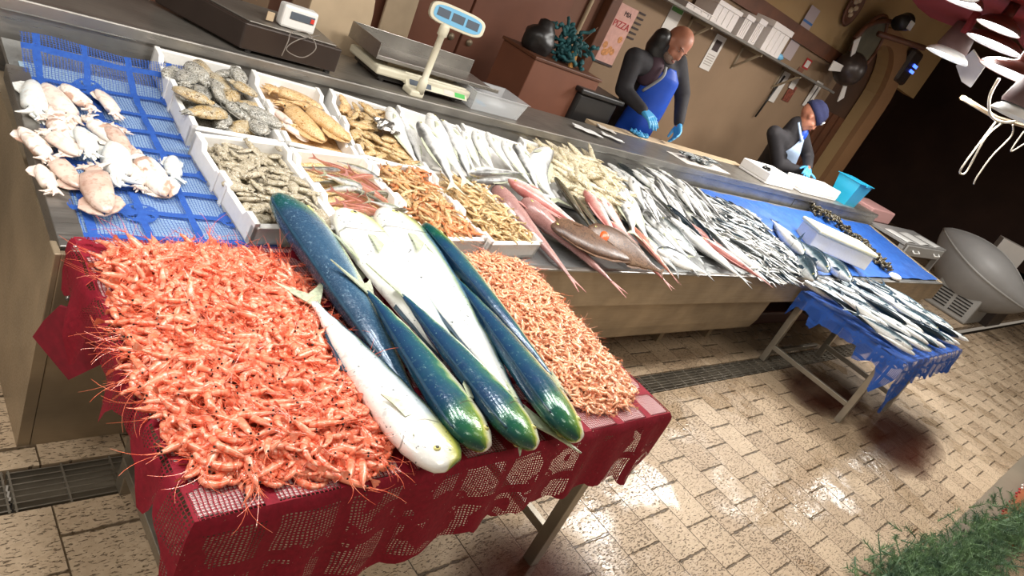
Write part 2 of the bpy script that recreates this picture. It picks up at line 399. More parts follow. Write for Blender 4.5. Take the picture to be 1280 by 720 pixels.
def wet_meat(name, a, b, c, sc=40, rough=.22, sp=None, sss=0, bands=None):
    t = NT(name); p = t.pos(); n = t.noise(sc, 3, p); n2 = t.noise(sc * 4, 3, p)
    col = t.mix(t.mapr(n, .3, .7), a, b); col = t.mix(t.mapr(n2, .5, .72, 0, .8), col, c)
    if bands:
        u = t.sep(t.new('ShaderNodeUVMap').outputs[0])[0]; sw = t.math('SINE', t.math('MULTIPLY', u, 46))
        col = t.mix(t.math('MULTIPLY', t.math('MULTIPLY', t.mapr(sw, .55, .95, 0, .75), t.math('GREATER_THAN', u, .36)), t.math('LESS_THAN', u, .99)), col, bands)
        col = t.mix(t.math('MULTIPLY', t.mapr(t.noise(sc * .8, 2, p), .56, .66, 0, .8), t.mapr(u, .1, .4, 1, .25)), col, tuple(q * .8 for q in bands[:3]) + (1,))
    if sp: col = t.mix(t.mapr(t.noise(sc * 7, 1, p), .66, .7), col, sp)
    t.set(base=col, rough=rough, spec=.6); t.bump(n2, .3, .002); return t.m
M['shrimp'] = wet_meat('coral_shrimp', rgb(232, 118, 84), rgb(234, 150, 120), rgb(244, 196, 172), 30, .22, bands=rgb(222, 84, 54))
M['shrimp_leg'] = wet_meat('coral_feelers', rgb(222, 84, 54), rgb(236, 128, 92), rgb(240, 160, 130), 28)
M['prawn'] = wet_meat('peach_shrimp', rgb(222, 148, 106), rgb(232, 184, 146), rgb(244, 218, 192), 34, .22, bands=rgb(206, 112, 72))
M['prawn_leg'] = wet_meat('peach_feelers', rgb(206, 96, 66), rgb(226, 140, 100), rgb(236, 170, 140), 28)
M['squid'] = wet_meat('squid_white', rgb(238, 226, 214), rgb(228, 208, 196), rgb(206, 170, 156), 16, .25)
M['squid_br'] = wet_meat('squid_mauve', rgb(190, 158, 142), rgb(222, 200, 186), rgb(168, 128, 112), 18, .25)
M['squid_bl'] = wet_meat('squid_pale', rgb(214, 222, 222), rgb(226, 226, 220), rgb(200, 190, 180), 18, .22)
def patchy():
    t = NT('squid_patchy'); p = t.pos(); n = t.noise(20, 3, p, dist=.6); n2 = t.noise(90, 3, p)
    c = t.mix(t.mapr(n, .5, .58), rgb(240, 232, 222), rgb(190, 156, 138)); c = t.mix(t.mapr(n2, .5, .75, 0, .4), c, rgb(166, 134, 118))
    t.set(base=c, rough=.25); t.bump(n2, .3, .003); return t.m
M['squid_p'] = patchy()
def cuttle(name, a, b, c, d):
    t = NT(name); p = t.pos(); n = t.noise(26, 4, p, dist=1); n2 = t.noise(150, 3, p, dist=2)
    col = t.mix(t.mapr(n, .35, .65), a, b); col = t.mix(t.mapr(n2, .5, .62, 0, .8), col, c); col = t.mix(t.mapr(t.noise(95, 3, p, dist=1.5), .57, .66, 0, .9), col, d)
    t.set(base=col, rough=.2); t.bump(n2, .6, .004); return t.m
M['cuttle'] = cuttle('mottled_cuttlefish', rgb(128, 126, 118), rgb(168, 162, 148), rgb(226, 226, 220), rgb(44, 42, 40))
M['cuttle_g'] = cuttle('golden_cuttlefish', rgb(182, 150, 92), rgb(170, 160, 138), rgb(218, 206, 180), rgb(90, 66, 40))
M['baby'] = cuttle('grey_baby_cuttlefish', rgb(158, 146, 122), rgb(180, 168, 142), rgb(216, 210, 196), rgb(92, 82, 64))
M['tan'] = cuttle('tan_squid', rgb(206, 164, 106), rgb(222, 186, 136), rgb(238, 214, 176), rgb(170, 122, 70))
M['goldbit'] = cuttle('golden_bits', rgb(190, 152, 92), rgb(212, 182, 132), rgb(236, 224, 196), rgb(150, 110, 60))
M['mantis'] = cuttle('amber_mantis_shrimp', rgb(204, 140, 84), rgb(186, 150, 106), rgb(230, 196, 150), rgb(150, 84, 44))
M['mantis_o'] = cuttle('orange_mantis_shrimp', rgb(212, 118, 62), rgb(206, 134, 84), rgb(236, 180, 140), rgb(150, 70, 34))
M['strip'] = cuttle('straw_cuttlefish', rgb(214, 198, 156), rgb(232, 220, 190), rgb(250, 246, 234), rgb(140, 118, 80))
M['mussel'] = cuttle('mussels', rgb(40, 34, 26), rgb(66, 58, 40), rgb(110, 98, 70), rgb(20, 18, 16))
def needle():
    t = NT('fir_needles'); n = t.noise(14, 2, t.pos()); t.set(base=t.mix(t.mapr(n, .35, .65), rgb(84, 112, 88), rgb(120, 152, 104)), rough=.5); return t.m
M['fir'] = needle()
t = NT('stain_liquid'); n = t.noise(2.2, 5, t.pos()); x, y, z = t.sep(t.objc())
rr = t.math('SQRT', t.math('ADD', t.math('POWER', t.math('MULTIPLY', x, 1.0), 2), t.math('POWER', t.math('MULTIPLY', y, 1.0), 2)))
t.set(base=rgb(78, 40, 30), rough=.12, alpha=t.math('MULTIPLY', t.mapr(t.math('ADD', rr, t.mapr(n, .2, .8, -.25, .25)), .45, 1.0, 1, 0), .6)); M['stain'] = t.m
t = NT('clear_plastic'); t.set(base=rgb(225, 228, 230), rough=.12, alpha=.32); M['clear'] = t.m
# ------------------------------------------------------------------ the setting
b = MB(); b.box(-3, 20, -4, 1.437, -.06, 0); b.box(-3, 20, 1.588, 8, -.06, 0)
struct('floor', b, M['floor'])
b = MB(); b.box(-3, 20, 1.43, 1.60, -.2, -.14); struct('trim_drain_channel', b, M['drain'])
b = MB(); b.box(-3, 20, -.30, .022, 0, .012); struct('trim_kerb', b, M['kerb'])
b = MB(); b.box(1.0, 9.0, 1.95, 2.10, 0, .13); struct('trim_plinth', b, M['plinth'], bevel=.02)
# grates: one lift-out section per metre or so
def grate():
    b = MB(); L = 1.0
    for k in range(7): y = 1.449 + k * .0213; b.box(.003, L - .003, y - .002, y + .002, -.022, -.002)
    for k in range(9): x = .008 + k * (L - .016) / 8; b.box(x - .0025, x + .0025, 1.44, 1.585, -.018, -.001)
    return b
gm = mesh('floor_grate', grate(), M['leg'])
for k in range(9):
    o = obj('floor_grate', gm, None); o.location = (-.6 + k * 1.0, 0, 0)
    if k == 0: tag(o, 'steel drain grate section in the floor at the bottom left, beside the red table leg', 'grate', 'drain grate sections')
    elif k in (3, 4, 5): tag(o, 'fine steel drain grate section in the floor between the two display tables', 'grate', 'drain grate sections between tables')
    else: tag(o, 'steel drain grate section set in the floor before the fish counter', 'grate', 'drain grate sections')
# walls: the brown panelled part, the beige part with an arch at its right end
WY = 4.3
PX = onY(747, 44, WY - .05).x
b = MB(); b.box(-3, PX, WY, WY + .2, 0, 3.6); struct('wall_back_left', b, M['wall_r'])
b = MB(); b.box(PX, 9.55, WY, WY + .2, 0, 2.30); struct('wall_back', b, M['wall'])
def xz(b, poly, y0, y1):
    n = len(poly); a = sum(poly[i][0] * poly[(i + 1) % n][1] - poly[(i + 1) % n][0] * poly[i][1] for i in range(n))
    if a < 0: poly = poly[::-1]
    vs = [(p[0], y0, p[1]) for p in poly] + [(p[0], y1, p[1]) for p in poly]
    return b.add(vs, [tuple(range(n)), tuple(range(2 * n - 1, n - 1, -1))] + [(i, n + i, n + (i + 1) % n, (i + 1) % n) for i in range(n)])
def quadstrip(b, inner, outer, y0, y1):
    for i in range(len(inner) - 1): xz(b, [inner[i], inner[i + 1], outer[i + 1], outer[i]], y0, y1)
    return b
ax0, ax1, az, atop = 9.55, 10.95, 2.05, 2.75
arc = [(ax0 + (ax1 - ax0) * (.5 - .5 * math.cos(PI * k / 16)), az + (atop - az) * math.sin(PI * k / 16)) for k in range(17)]
b = MB(); b.box(PX, 9.55, WY + .02, WY + .2, 2.30, 4.2)
outer = [(ax0 + (ax1 - ax0) * k / 16, 4.2) for k in range(17)]
quadstrip(b, arc, outer, WY + .02, WY + .2); b.box(ax1, 11.42, WY + .02, WY + .2, 2.75, 4.2); b.box(11.42, 12.35, WY + .02, WY + .2, 2.42, 4.2); b.box(ax1, 11.42, WY + .02, WY + .2, 0, 2.75)
struct('wall_back_upper', b, M['wall_up'])
inn = arc + [(ax1, 0)]; out = [(10.25 + (p[0] - 10.25) * 1.62, az + (p[1] - az) * 1.30) for p in arc] + [(11.38, 0)]
struct('trim_arch', quadstrip(MB(), inn[5:], out[5:], WY - .06, WY + .02), plaster('tan_plaster', rgb(128, 92, 60), rgb(146, 108, 72)))
struct('wall_niche', MB().box(9.5, 11.0, WY + .22, WY + .28, 0, 2.9), plaster('niche_brown', rgb(66, 46, 34), rgb(92, 62, 42)))
b = MB()
for k in range(4): b.box(9.95 + k * .26, 10.15 + k * .26, WY + .19, WY + .22, 0, 1.7)
struct('trim_niche_boards', b, M['wood'])
# room behind the arch, side walls, ceiling
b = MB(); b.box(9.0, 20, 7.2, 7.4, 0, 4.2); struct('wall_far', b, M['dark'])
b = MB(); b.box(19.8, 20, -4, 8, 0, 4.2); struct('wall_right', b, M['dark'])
b = MB(); b.box(-3, 20, .2, 8, 4.2, 4.3); struct('ceiling', b, M['ceil'])
# skirting beam above the shelf, post between panels
b = MB(); b.box(PX, 9.55, WY - .05, WY + .04, 2.20, 2.36); struct('trim_beam', b, M['wood'])
b = MB(); b.box(PX - .07, PX + .05, WY - .10, WY, 0, 3.6); struct('trim_post', b, M['wood'], bevel=.01)
b = MB(); b.tube([(PX - .22, WY - .02, .8), (PX - .22, WY - .03, 3.0)], .018, 8); struct('trim_pipe', b, M['wood_l'], smooth=True)
# cupboard doors in the brown wall (seam lines and two round knobs)
o = empty('wall_cupboard', (3.6, WY, 0), 'brown cupboard with round knobs flush in the wall behind the scales', 'cupboard')
for x0, x1 in ((2.55, 3.45), (3.47, 4.4)):
    d = obj('door', MB().box(x0 - 3.6, x1 - 3.6, -.03, 0, .3, 1.62), M['brownbox'], o, bevel=.006)
    kx = (x1 - .08 if x0 < 3 else x0 + .08) - 3.6
    obj('knob', MB().lathe([(.001, 0), (.026, .002), (.028, .02), (.012, .03), (.012, .045)], 16, Matrix.Translation((kx, -.045, 1.0)) @ Matrix.Rotation(-PI / 2, 4, 'X')), M['steel_warm'], d, smooth=True)
# tall boards leaning behind the black scale
for i, (x0, w, h, lab) in enumerate(((.95, .16, 1.0, 'narrow tan board leaning behind the black scale box, leftmost of them'), (1.16, .14, .95, 'tan board leaning between two others behind the white scale display'), (1.66, .24, .95, 'broad pale board leaning on the wall just left of the weighing pan'))):
    b = MB().box(-w / 2, w / 2, -.012, .012, 0, h + .9)
    o = obj('leaning_board', b, M['wood_l'] if i == 2 else M['wall'], bevel=.008); o.location = (x0 * 1.35 + .6, 4.12, 0); o.rotation_euler = (-.08, 0, 0); tag(o, lab, 'board')
o = obj('oval_board', MB().prism([(.17 * math.cos(a * PI / 16), .34 * math.sin(a * PI / 16)) for a in range(32)], -.01, .01), M['wood_l'], bevel=.004)
p = onY(425, 22, 3.2); o.location = p; o.rotation_euler = (PI / 2 - .1, 0, 0); tag(o, 'oval tan chopping board standing behind the counter between scales', 'board')

# ------------------------------------------------------------------ service ledge behind the display
LX0, LX1 = -1.2, 8.9
o = empty('service_counter', (3, 2.85, 0), 'long stainless steel service counter running behind the fish display', 'counter')
def rel(b, o): return Matrix.Translation(-Vector(o.location))
def pt(name, b, mat, parent, **k):
    q = obj(name, b, mat, parent, **k)
    if q.parent: q.matrix_parent_inverse = Matrix.Identity(4); q.location = -Vector(parent.location) if parent.parent is None else (0, 0, 0)
    return q
pt('worktop', MB().box(LX0, LX1, 2.68, 3.08, .93, .95), M['steel_dark'], o)
pt('front_lip', MB().box(LX0, LX1, 2.655, 2.69, .905, .952), M['steel'], o, bevel=.006)
pt('front_panel', MB().box(LX0, 6.55, 2.668, 2.69, .70, .91).box(6.57, LX1, 2.668, 2.69, .70, .91), M['steel'], o)
pt('cabinet_body', MB().box(LX0 + .05, LX1 - .05, 2.72, 3.04, 0, .93), M['steel_dark'], o)
pt('ledge_board', MB().box(3.9, 6.15, 3.081, 3.20, .925, .955), M['wood_l'], o, bevel=.004)

# ------------------------------------------------------------------ display counter
o = empty('fish_display_counter', (4.5, 2.1, 0), 'long sloping stainless fish display counter on brackets, carrying foam boxes and rows of fish', 'counter')
X0, X1, Yf, Yb = .452, 8.68, 1.615, 2.64
def slab(x0, x1, y0, y1, th=.02):
    vs = []
    for dz in (-th, 0):
        for y in (y0, y1):
            for x in (x0, x1): vs.append((x, y, zs(y) + dz))
    return MB().add(vs, [(0, 2, 3, 1), (4, 5, 7, 6), (0, 1, 5, 4), (2, 6, 7, 3), (0, 4, 6, 2), (1, 3, 7, 5)])
pt('display_bed', slab(X0, X1, Yf, Yb), M['steel_bed'], o)
pt('front_apron', MB().box(X0, X1, Yf - .012, Yf, .50, .695), M['steel_warm'], o, bevel=.003)
pt('front_rim', MB().box(X0, X1, Yf - .016, Yf + .012, .688, .70), M['steel'], o, bevel=.004)
rim = MB(); e = slab(X0 - .012, X0 + .05, Yf, 2.45, .0); 
rim.merge(slab(X0 - .014, X0 + .045, Yf, 2.45, .05), Matrix.Translation((0, 0, .014)))
pt('side_rim', rim, M['steel'], o, bevel=.003)
rim = MB(); rim.merge(slab(X1 - .05, X1 + .014, Yf, 2.6, .09), Matrix.Translation((0, 0, .014))); pt('side_rim', rim, M['steel_warm'], o, bevel=.003)
# corner bracket at the left front
pt('corner_bracket', MB().box(X0 - .016, X0 + .045, Yf - .03, Yf - .013, .46, .70).box(X0 - .03, X0 - .014, Yf - .03, Yf + .03, .46, .70), M['steel_warm'], o, bevel=.003)
for q in range(3): pt('bolt', MB().ball((X0 + .015, Yf - .032, .66 - .085 * q), .007, 8, 4), M['steel'], o, smooth=True)
# left end panel down to the floor, tank under the bed
pt('end_panel', MB().prism([(Yf + .03, .66), (Yf + .03, .46), (1.665, .40), (1.668, 0), (2.62, 0), (2.62, .72)], -.44, -.47, Matrix(((0, 0, -1, 0), (1, 0, 0, 0), (0, 1, 0, 0), (0, 0, 0, 1)))), M['steel_warm'], o)
pt('pedestal_panel', MB().box(X0 + .02, .72, 1.668, 1.70, 0, .5), M['steel_warm'], o)
prof = [(1.66, .50), (1.67, .30), (1.69, .22), (1.74, .175), (1.85, .16), (2.5, .16), (2.5, .6), (1.66, .6)]
pt('hanging_tank', MB().prism(prof, -.72, -4.75, Matrix(((0, 0, -1, 0), (1, 0, 0, 0), (0, 1, 0, 0), (0, 0, 0, 1)))), M['steel_warm'], o, bevel=.01)
pt('hanging_tank', MB().prism(prof, -6.2, -8.6, Matrix(((0, 0, -1, 0), (1, 0, 0, 0), (0, 1, 0, 0), (0, 0, 0, 1)))), M['steel_warm'], o, bevel=.01)
for x in (3.95, 4.6, 6.9, 8.3):
    pt('support_bracket', MB().prism([(1.64, .50), (1.70, .50), (1.93, .13), (1.93, .0), (1.86, .0), (1.86, .12)], -x, -x - .05, Matrix(((0, 0, -1, 0), (1, 0, 0, 0), (0, 1, 0, 0), (0, 0, 0, 1)))), M['steel_warm'], o)

# ------------------------------------------------------------------ trestle tables
def table(name, label, x0, x1, y0, y1, z, feet, mat):
    o = empty(name, ((x0 + x1) / 2, (y0 + y1) / 2, 0), label, 'table')
    pt('tabletop', MB().box(x0, x1, y0, y1, z - .03, z), M['steel_dark'], o, bevel=.004)
    s = .022
    for (x, y) in feet: pt('leg', MB().box(x - s, x + s, y - s, y + s, 0, z - .03), mat, o, bevel=.003)
    xs = sorted({f[0] for f in feet}); 
    A = [f for f in feet[:2]]; B = [f for f in feet[2:]]
    for (a, c) in (A, B):
        ya, yb = sorted((a[1], c[1])); pt('stretcher', MB().box(a[0] - .014, a[0] + .014, ya + s, yb - s, .12, .155), mat, o, bevel=.002)
    zt = .13; (a, c) = A[1], B[1]
    pt('long_stretcher', MB().box(a[0] + s, c[0] - s, a[1] - .012, a[1] + .012, .06, .09), mat, o, bevel=.002)
    return o
TX0, TX1, TY0, TY1, TZ = .47, 1.90, .742, 1.592, .735
table('steel_table', 'steel trestle table under the red lace cloth, holding shrimps and large blue-green fish', TX0 + .01, TX1 - .01, TY0 + .01, TY1, TZ, [(.64, .80), (.665, 1.45), (1.80, .805), (1.80, 1.45)], M['leg'])
BX0, BX1, BY0, BY1, BZ = 4.93, 6.45, .80, 1.585, .60
table('steel_table', 'steel trestle table under the blue cloth, holding dark-backed silver fish', BX0 + .01, BX1, BY0 + .01, BY1, BZ, [(4.99, .90), (5.01, 1.56), (5.86, .86), (5.95, 1.50)], M['leg'])

# pale liner + lace cloths
o = obj('table_liner', MB().box(TX0 - .003, TX1 + .003, TY0 - .003, TY1, TZ + .001, TZ + .0035), M['liner']); tag(o, 'pale plastic liner lying under the red lace cloth on the front table', 'liner')
def cloth(name, x0, x1, y0, y1, z, drops, mat, label, hole=None, wav=1.0, topn=(40, 26)):
    b = MB(); e = .012
    nu, nv = topn
    def top(u, v):
        x, y = x0 + (x1 - x0) * u, y0 + (y1 - y0) * v
        return (x, y, z + .0015 * noise.noise(Vector((x * 9, y * 9, 3))))
    vs = []; fs = []; uv = []
    for j in range(nv + 1):
        for i in range(nu + 1):
            p = top(i / nu, j / nv); vs.append(p); uv.append((p[0] + .003, p[1] + .003))
    fs = [(j * (nu + 1) + i, j * (nu + 1) + i + 1, (j + 1) * (nu + 1) + i + 1, (j + 1) * (nu + 1) + i) for j in range(nv) for i in range(nu)]
    b.add(vs, fs, uv)
    # skirts: side key -> function s(0..1) -> drop in metres
    sides = {'front': (lambda s: (x0 + (x1 - x0) * s, y0), (0, -1), x1 - x0), 'left': (lambda s: (x0, y0 + (y1 - y0) * s), (-1, 0), y1 - y0),
             'right': (lambda s: (x1, y0 + (y1 - y0) * s), (1, 0), y1 - y0), 'back': (lambda s: (x0 + (x1 - x0) * s, y1), (0, 1), x1 - x0)}
    for k, drop in drops.items():
        fn, nrm, L = sides[k]; ns = int(L / .018); nr = 14
        vs = []; uv = []
        for r in range(nr + 1):
            for i in range(ns + 1):
                s = i / ns; px, py = fn(s); d = drop(s) * r / nr
                endf = min(1, min(s, 1 - s) / .06)
                wv = (.5 + .5 * math.sin(s * L * 38 + 2 * noise.noise(Vector((s * 5, 1, 7))))) * .022 * wav * (d / .2) ** .8 * endf + .006 * noise.noise(Vector((px * 20, py * 20, d * 12))) * min(1, d / .05)
                out = .012 * (1 - math.exp(-d / .01)) + wv + (.03 * d if endf == 1 else 0)
                if s < .001 or s > .999: out = .012 * (1 - math.exp(-d / .01))
                vx, vy = px + nrm[0] * out, py + nrm[1] * out
                if k in ('front', 'back'): vx += (-1 if s < .03 else 1 if s > .97 else 0) * .012 * (1 - math.exp(-d / .01))
                else: vy += (-1 if s < .03 else 0) * .012 * (1 - math.exp(-d / .01))
                vs.append((vx, vy, z - d)); uv.append((vx if k in ('front', 'back') else vy + .07, (py if k in ('front', 'back') else px) - d))
        fs = [(r * (ns + 1) + i, (r + 1) * (ns + 1) + i, (r + 1) * (ns + 1) + i + 1, r * (ns + 1) + i + 1) for r in range(nr) for i in range(ns)]
        b.add(vs, fs, uv)
    o = obj(name, b, mat, smooth=True); tag(o, label, 'tablecloth'); return o
def curve(pts, jag=.0, fr=40):
    def f(s):
        for i in range(len(pts) - 1):
            if s <= pts[i + 1][0]:
                a = (s - pts[i][0]) / (pts[i + 1][0] - pts[i][0]); v = pts[i][1] * (1 - a) + pts[i + 1][1] * a; break
        else: v = pts[-1][1]
        return v + jag * abs(math.sin(s * fr)) + jag * .6 * noise.noise(Vector((s * 30, 2, 2)))
    return f
cloth('lace_tablecloth', TX0 - .012, TX1 + .012, TY0 - .012, TY1 + .008, TZ + .006, {
    'front': curve([(0, .34), (.15, .30), (.3, .26), (.45, .225), (.6, .205), (.75, .20), (.88, .205), (.94, .25), (1, .17)], .014, 60),
    'left': curve([(0, .30), (.04, .10), (.12, .06), (.18, .15), (.22, .08), (.35, .06), (.42, .07), (.47, .16), (.50, .07), (.62, .05), (.70, .08), (.74, .22), (.80, .13), (.86, .08), (.93, .12), (1, .06)], .008, 50),
    'right': curve([(0, .17), (.1, .14), (.5, .15), (1, .12)], .012, 50)}, M['lace_red'],
    'torn red lace tablecloth with patterned bands hanging off the front table')
o = obj('cloth_rag', MB().prism([(0, 0), (.09, .02), (.13, -.10), (.06, -.19), (-.05, -.12), (-.03, -.06)], -.003, .003), M['lace_red']); 
o.data.materials.clear(); M['rag'] = plain('red_rag', rgb(128, 16, 38), .8, var=.2, sc=40); o.data.materials.append(M['rag'])
p = onX(88, 395, .50); o.location = (.435, 1.52, .60); o.rotation_euler = (PI / 2, 0, -.9); tag(o, 'dark red scrap of cloth hanging beside the left back corner of the red table', 'rag')
o = obj('table_liner', MB().box(BX0, BX1, BY0, BY1, BZ + .001, BZ + .004), M['tarp']); tag(o, 'blue plastic sheet under the torn blue cloth on the far table', 'liner')
cloth('lace_tablecloth', BX0 - .012, BX1 + .012, BY0 - .012, BY1 + .005, BZ + .007, {
    'left': curve([(0, .12), (.08, .30), (.12, .14), (.2, .10), (.3, .16), (.34, .17), (.36, .08), (.55, .10), (.7, .10), (.74, .17), (.8, .17), (.82, .09), (.95, .10), (1, .2)], .01, 40),
    'front': curve([(0, .12), (.05, .36), (.1, .38), (.14, .16), (.3, .12), (.5, .15), (.7, .13), (1, .18)], .03, 60)}, M['lace_blue'],
    'ragged blue lace cloth with torn hanging strips on the far fish table', wav=1.6)
# blue lace under the squids
b = MB(); bx0, bx1 = .478, 1.0
def bl(u, v):
    y = 1.64 + .90 * v; x = bx0 + (bx1 - bx0) * u
    z = zs(y) + .014 + .004 * noise.noise(Vector((x * 8, y * 8, 1)))
    if v > .86: z += (v - .86) * .45 * (1 + .12 * math.sin(u * 9))
    return (x, y, z)
vs = []; uv = []; nu, nv = 30, 50
for j in range(nv + 1):
    for i in range(nu + 1): p = bl(i / nu, j / nv); vs.append(p); uv.append((p[0], p[1]))
b.add(vs, [(j * (nu + 1) + i, j * (nu + 1) + i + 1, (j + 1) * (nu + 1) + i + 1, (j + 1) * (nu + 1) + i) for j in range(nv) for i in range(nu)], uv)
o = obj('lace_cloth', b, M['lace_blue'], smooth=True); tag(o, 'blue lace cloth spread under the squids on the left end of the counter', 'cloth')
b = MB(); b.merge(slab(bx0, bx1, 1.63, 2.5, .003), Matrix.Translation((0, 0, .004))); o = obj('cloth_liner', b, M['liner_blue']); tag(o, 'pale sheet beneath the blue lace cloth and the squids', 'liner')
# blue sheets at the far end
def sheet(x0, x1, y0, y1, label, amp=.012):
    b = MB().grid(lambda u, v: (x0 + (x1 - x0) * u, y0 + (y1 - y0) * v, zs(y0 + (y1 - y0) * v) + .012 + amp * noise.noise(Vector(((x0 + (x1 - x0) * u) * 4, (y0 + (y1 - y0) * v) * 7, 0)))), 60, 24)
    o = obj('blue_sheet', b, M['tarp'], smooth=True); tag(o, label, 'sheet')
sheet(4.75, 8.6, 1.66, 2.60, 'blue plastic sheet covering the far end of the display counter')
# ------------------------------------------------------------------ foam boxes
def foam_box(w, d, h, th=.018):
    # local: x 0..w, y 0..d, z 0..h ; side walls with stepped rims
    b = MB(); b.box(0, w, 0, d, 0, th)
    def prof(L): return [(0, h), (.13 * L, h), (.16 * L, h - .022), (.40 * L, h - .022), (.43 * L, h - .004), (.57 * L, h - .004), (.60 * L, h - .022), (.84 * L, h - .022), (.87 * L, h), (L, h)]
    P = prof(d)
    for x0, x1 in ((0, th), (w - th, w)):
        n = len(P); vs = []
        for (y, z) in P: vs += [(x0, y, z), (x1, y, z), (x0, y, 0), (x1, y, 0)]
        fs = []
        for i in range(n - 1):
            a, c = 4 * i, 4 * i + 4
            fs += [(a, a + 1, c + 1, c), (a + 2, c + 2, c + 3, a + 3), (a, c, c + 2, a + 2), (a + 1, a + 3, c + 3, c + 1)]
        fs += [(0, 2, 3, 1), (4 * n - 4, 4 * n - 3, 4 * n - 1, 4 * n - 2)]
        b.add(vs, fs)
        for yy in (.41 * d, .55 * d):      # small ribs on the notched middle
            b.box(x0 - .005 if x0 == 0 else x1, x0 if x0 == 0 else x1 + .005, yy, yy + .018, 0, h - .008)
    b.box(0, w, 0, th, 0, h - .012); b.box(0, w, d - th, d, 0, h - .004)
    b.box(.012, w - .012, -.004, .0, h - .02, h - .012)
    return b
def place(o, org, xd, yd):
    xd = Vector(xd).normalized(); yd = Vector(yd).normalized(); zd = xd.cross(yd).normalized(); yd = zd.cross(xd)
    Mx = Matrix((xd, yd, zd)).transposed().to_4x4(); Mx.translation = org; o.matrix_world = Mx; return Mx
bw, bd, bh = .322, .455, .088
box_frames = {}
fronts = [.905, 1.222, 1.545, 1.833]; fw = [.312, .318, .283, .312]; box_w = {}
y0 = 1.655
names_f = ['foam box of small grey cuttlefish, front row, beside the blue lace cloth', 'foam box of orange and pale fish in the front row, behind the largest fish heads',
           'foam box of orange-brown mantis shrimps in the front row', 'foam box of pale tan shellfish at the right end of the front row']
for i, x in enumerate(fronts):
    o = obj('foam_box', foam_box(fw[i], bd, bh), M['foam'], bevel=.006)
    mx = place(o, Vector((x, y0, zs(y0) + .004)), (1, .08, .01), (-.08, 1, SL)); tag(o, names_f[i], 'foam box'); box_frames['f%d' % i] = mx; box_w['f%d' % i] = fw[i]
backs = [.872, 1.19, 1.49, 1.825]; bws = [.308, .285, .315, .34]; yaw = [.02, .09, .17, .2]
names_b = ['foam box of large mottled grey cuttlefish, back row, next to the blue lace cloth', 'foam box of big tan squids in the back row', 'foam box of small golden cuttlefish in the back row, below the weighing scale',
           'foam box packed with long white fish in the back row']
yb = y0 + bd + .032; SB = .30
for i, x in enumerate(backs):
    o = obj('foam_box', foam_box(bws[i], .50, .09), M['foam'], bevel=.006)
    mx = place(o, Vector((x - .045 * 0, yb, zs(yb) + .004)), (1, -yaw[i], -SL * yaw[i]), (yaw[i], 1, SL)); tag(o, names_b[i], 'foam box'); box_frames['b%d' % i] = mx; box_w['b%d' % i] = bws[i]
for i, (x0, lab) in enumerate(((2.20, 'foam box behind the curled white fish, leaning on the counter front'), (2.62, 'foam box of straw-coloured cuttlefish strips, last of the back row'))):
    o = obj('foam_box', foam_box(.38, .50, .085), M['foam'], bevel=.006)
    mx = place(o, Vector((x0, yb - .03, zs(yb) + .004)), (1, -.2, -SL * .2), (.2, 1, SL)); tag(o, lab, 'foam box'); box_frames['b%d' % (4 + i)] = mx

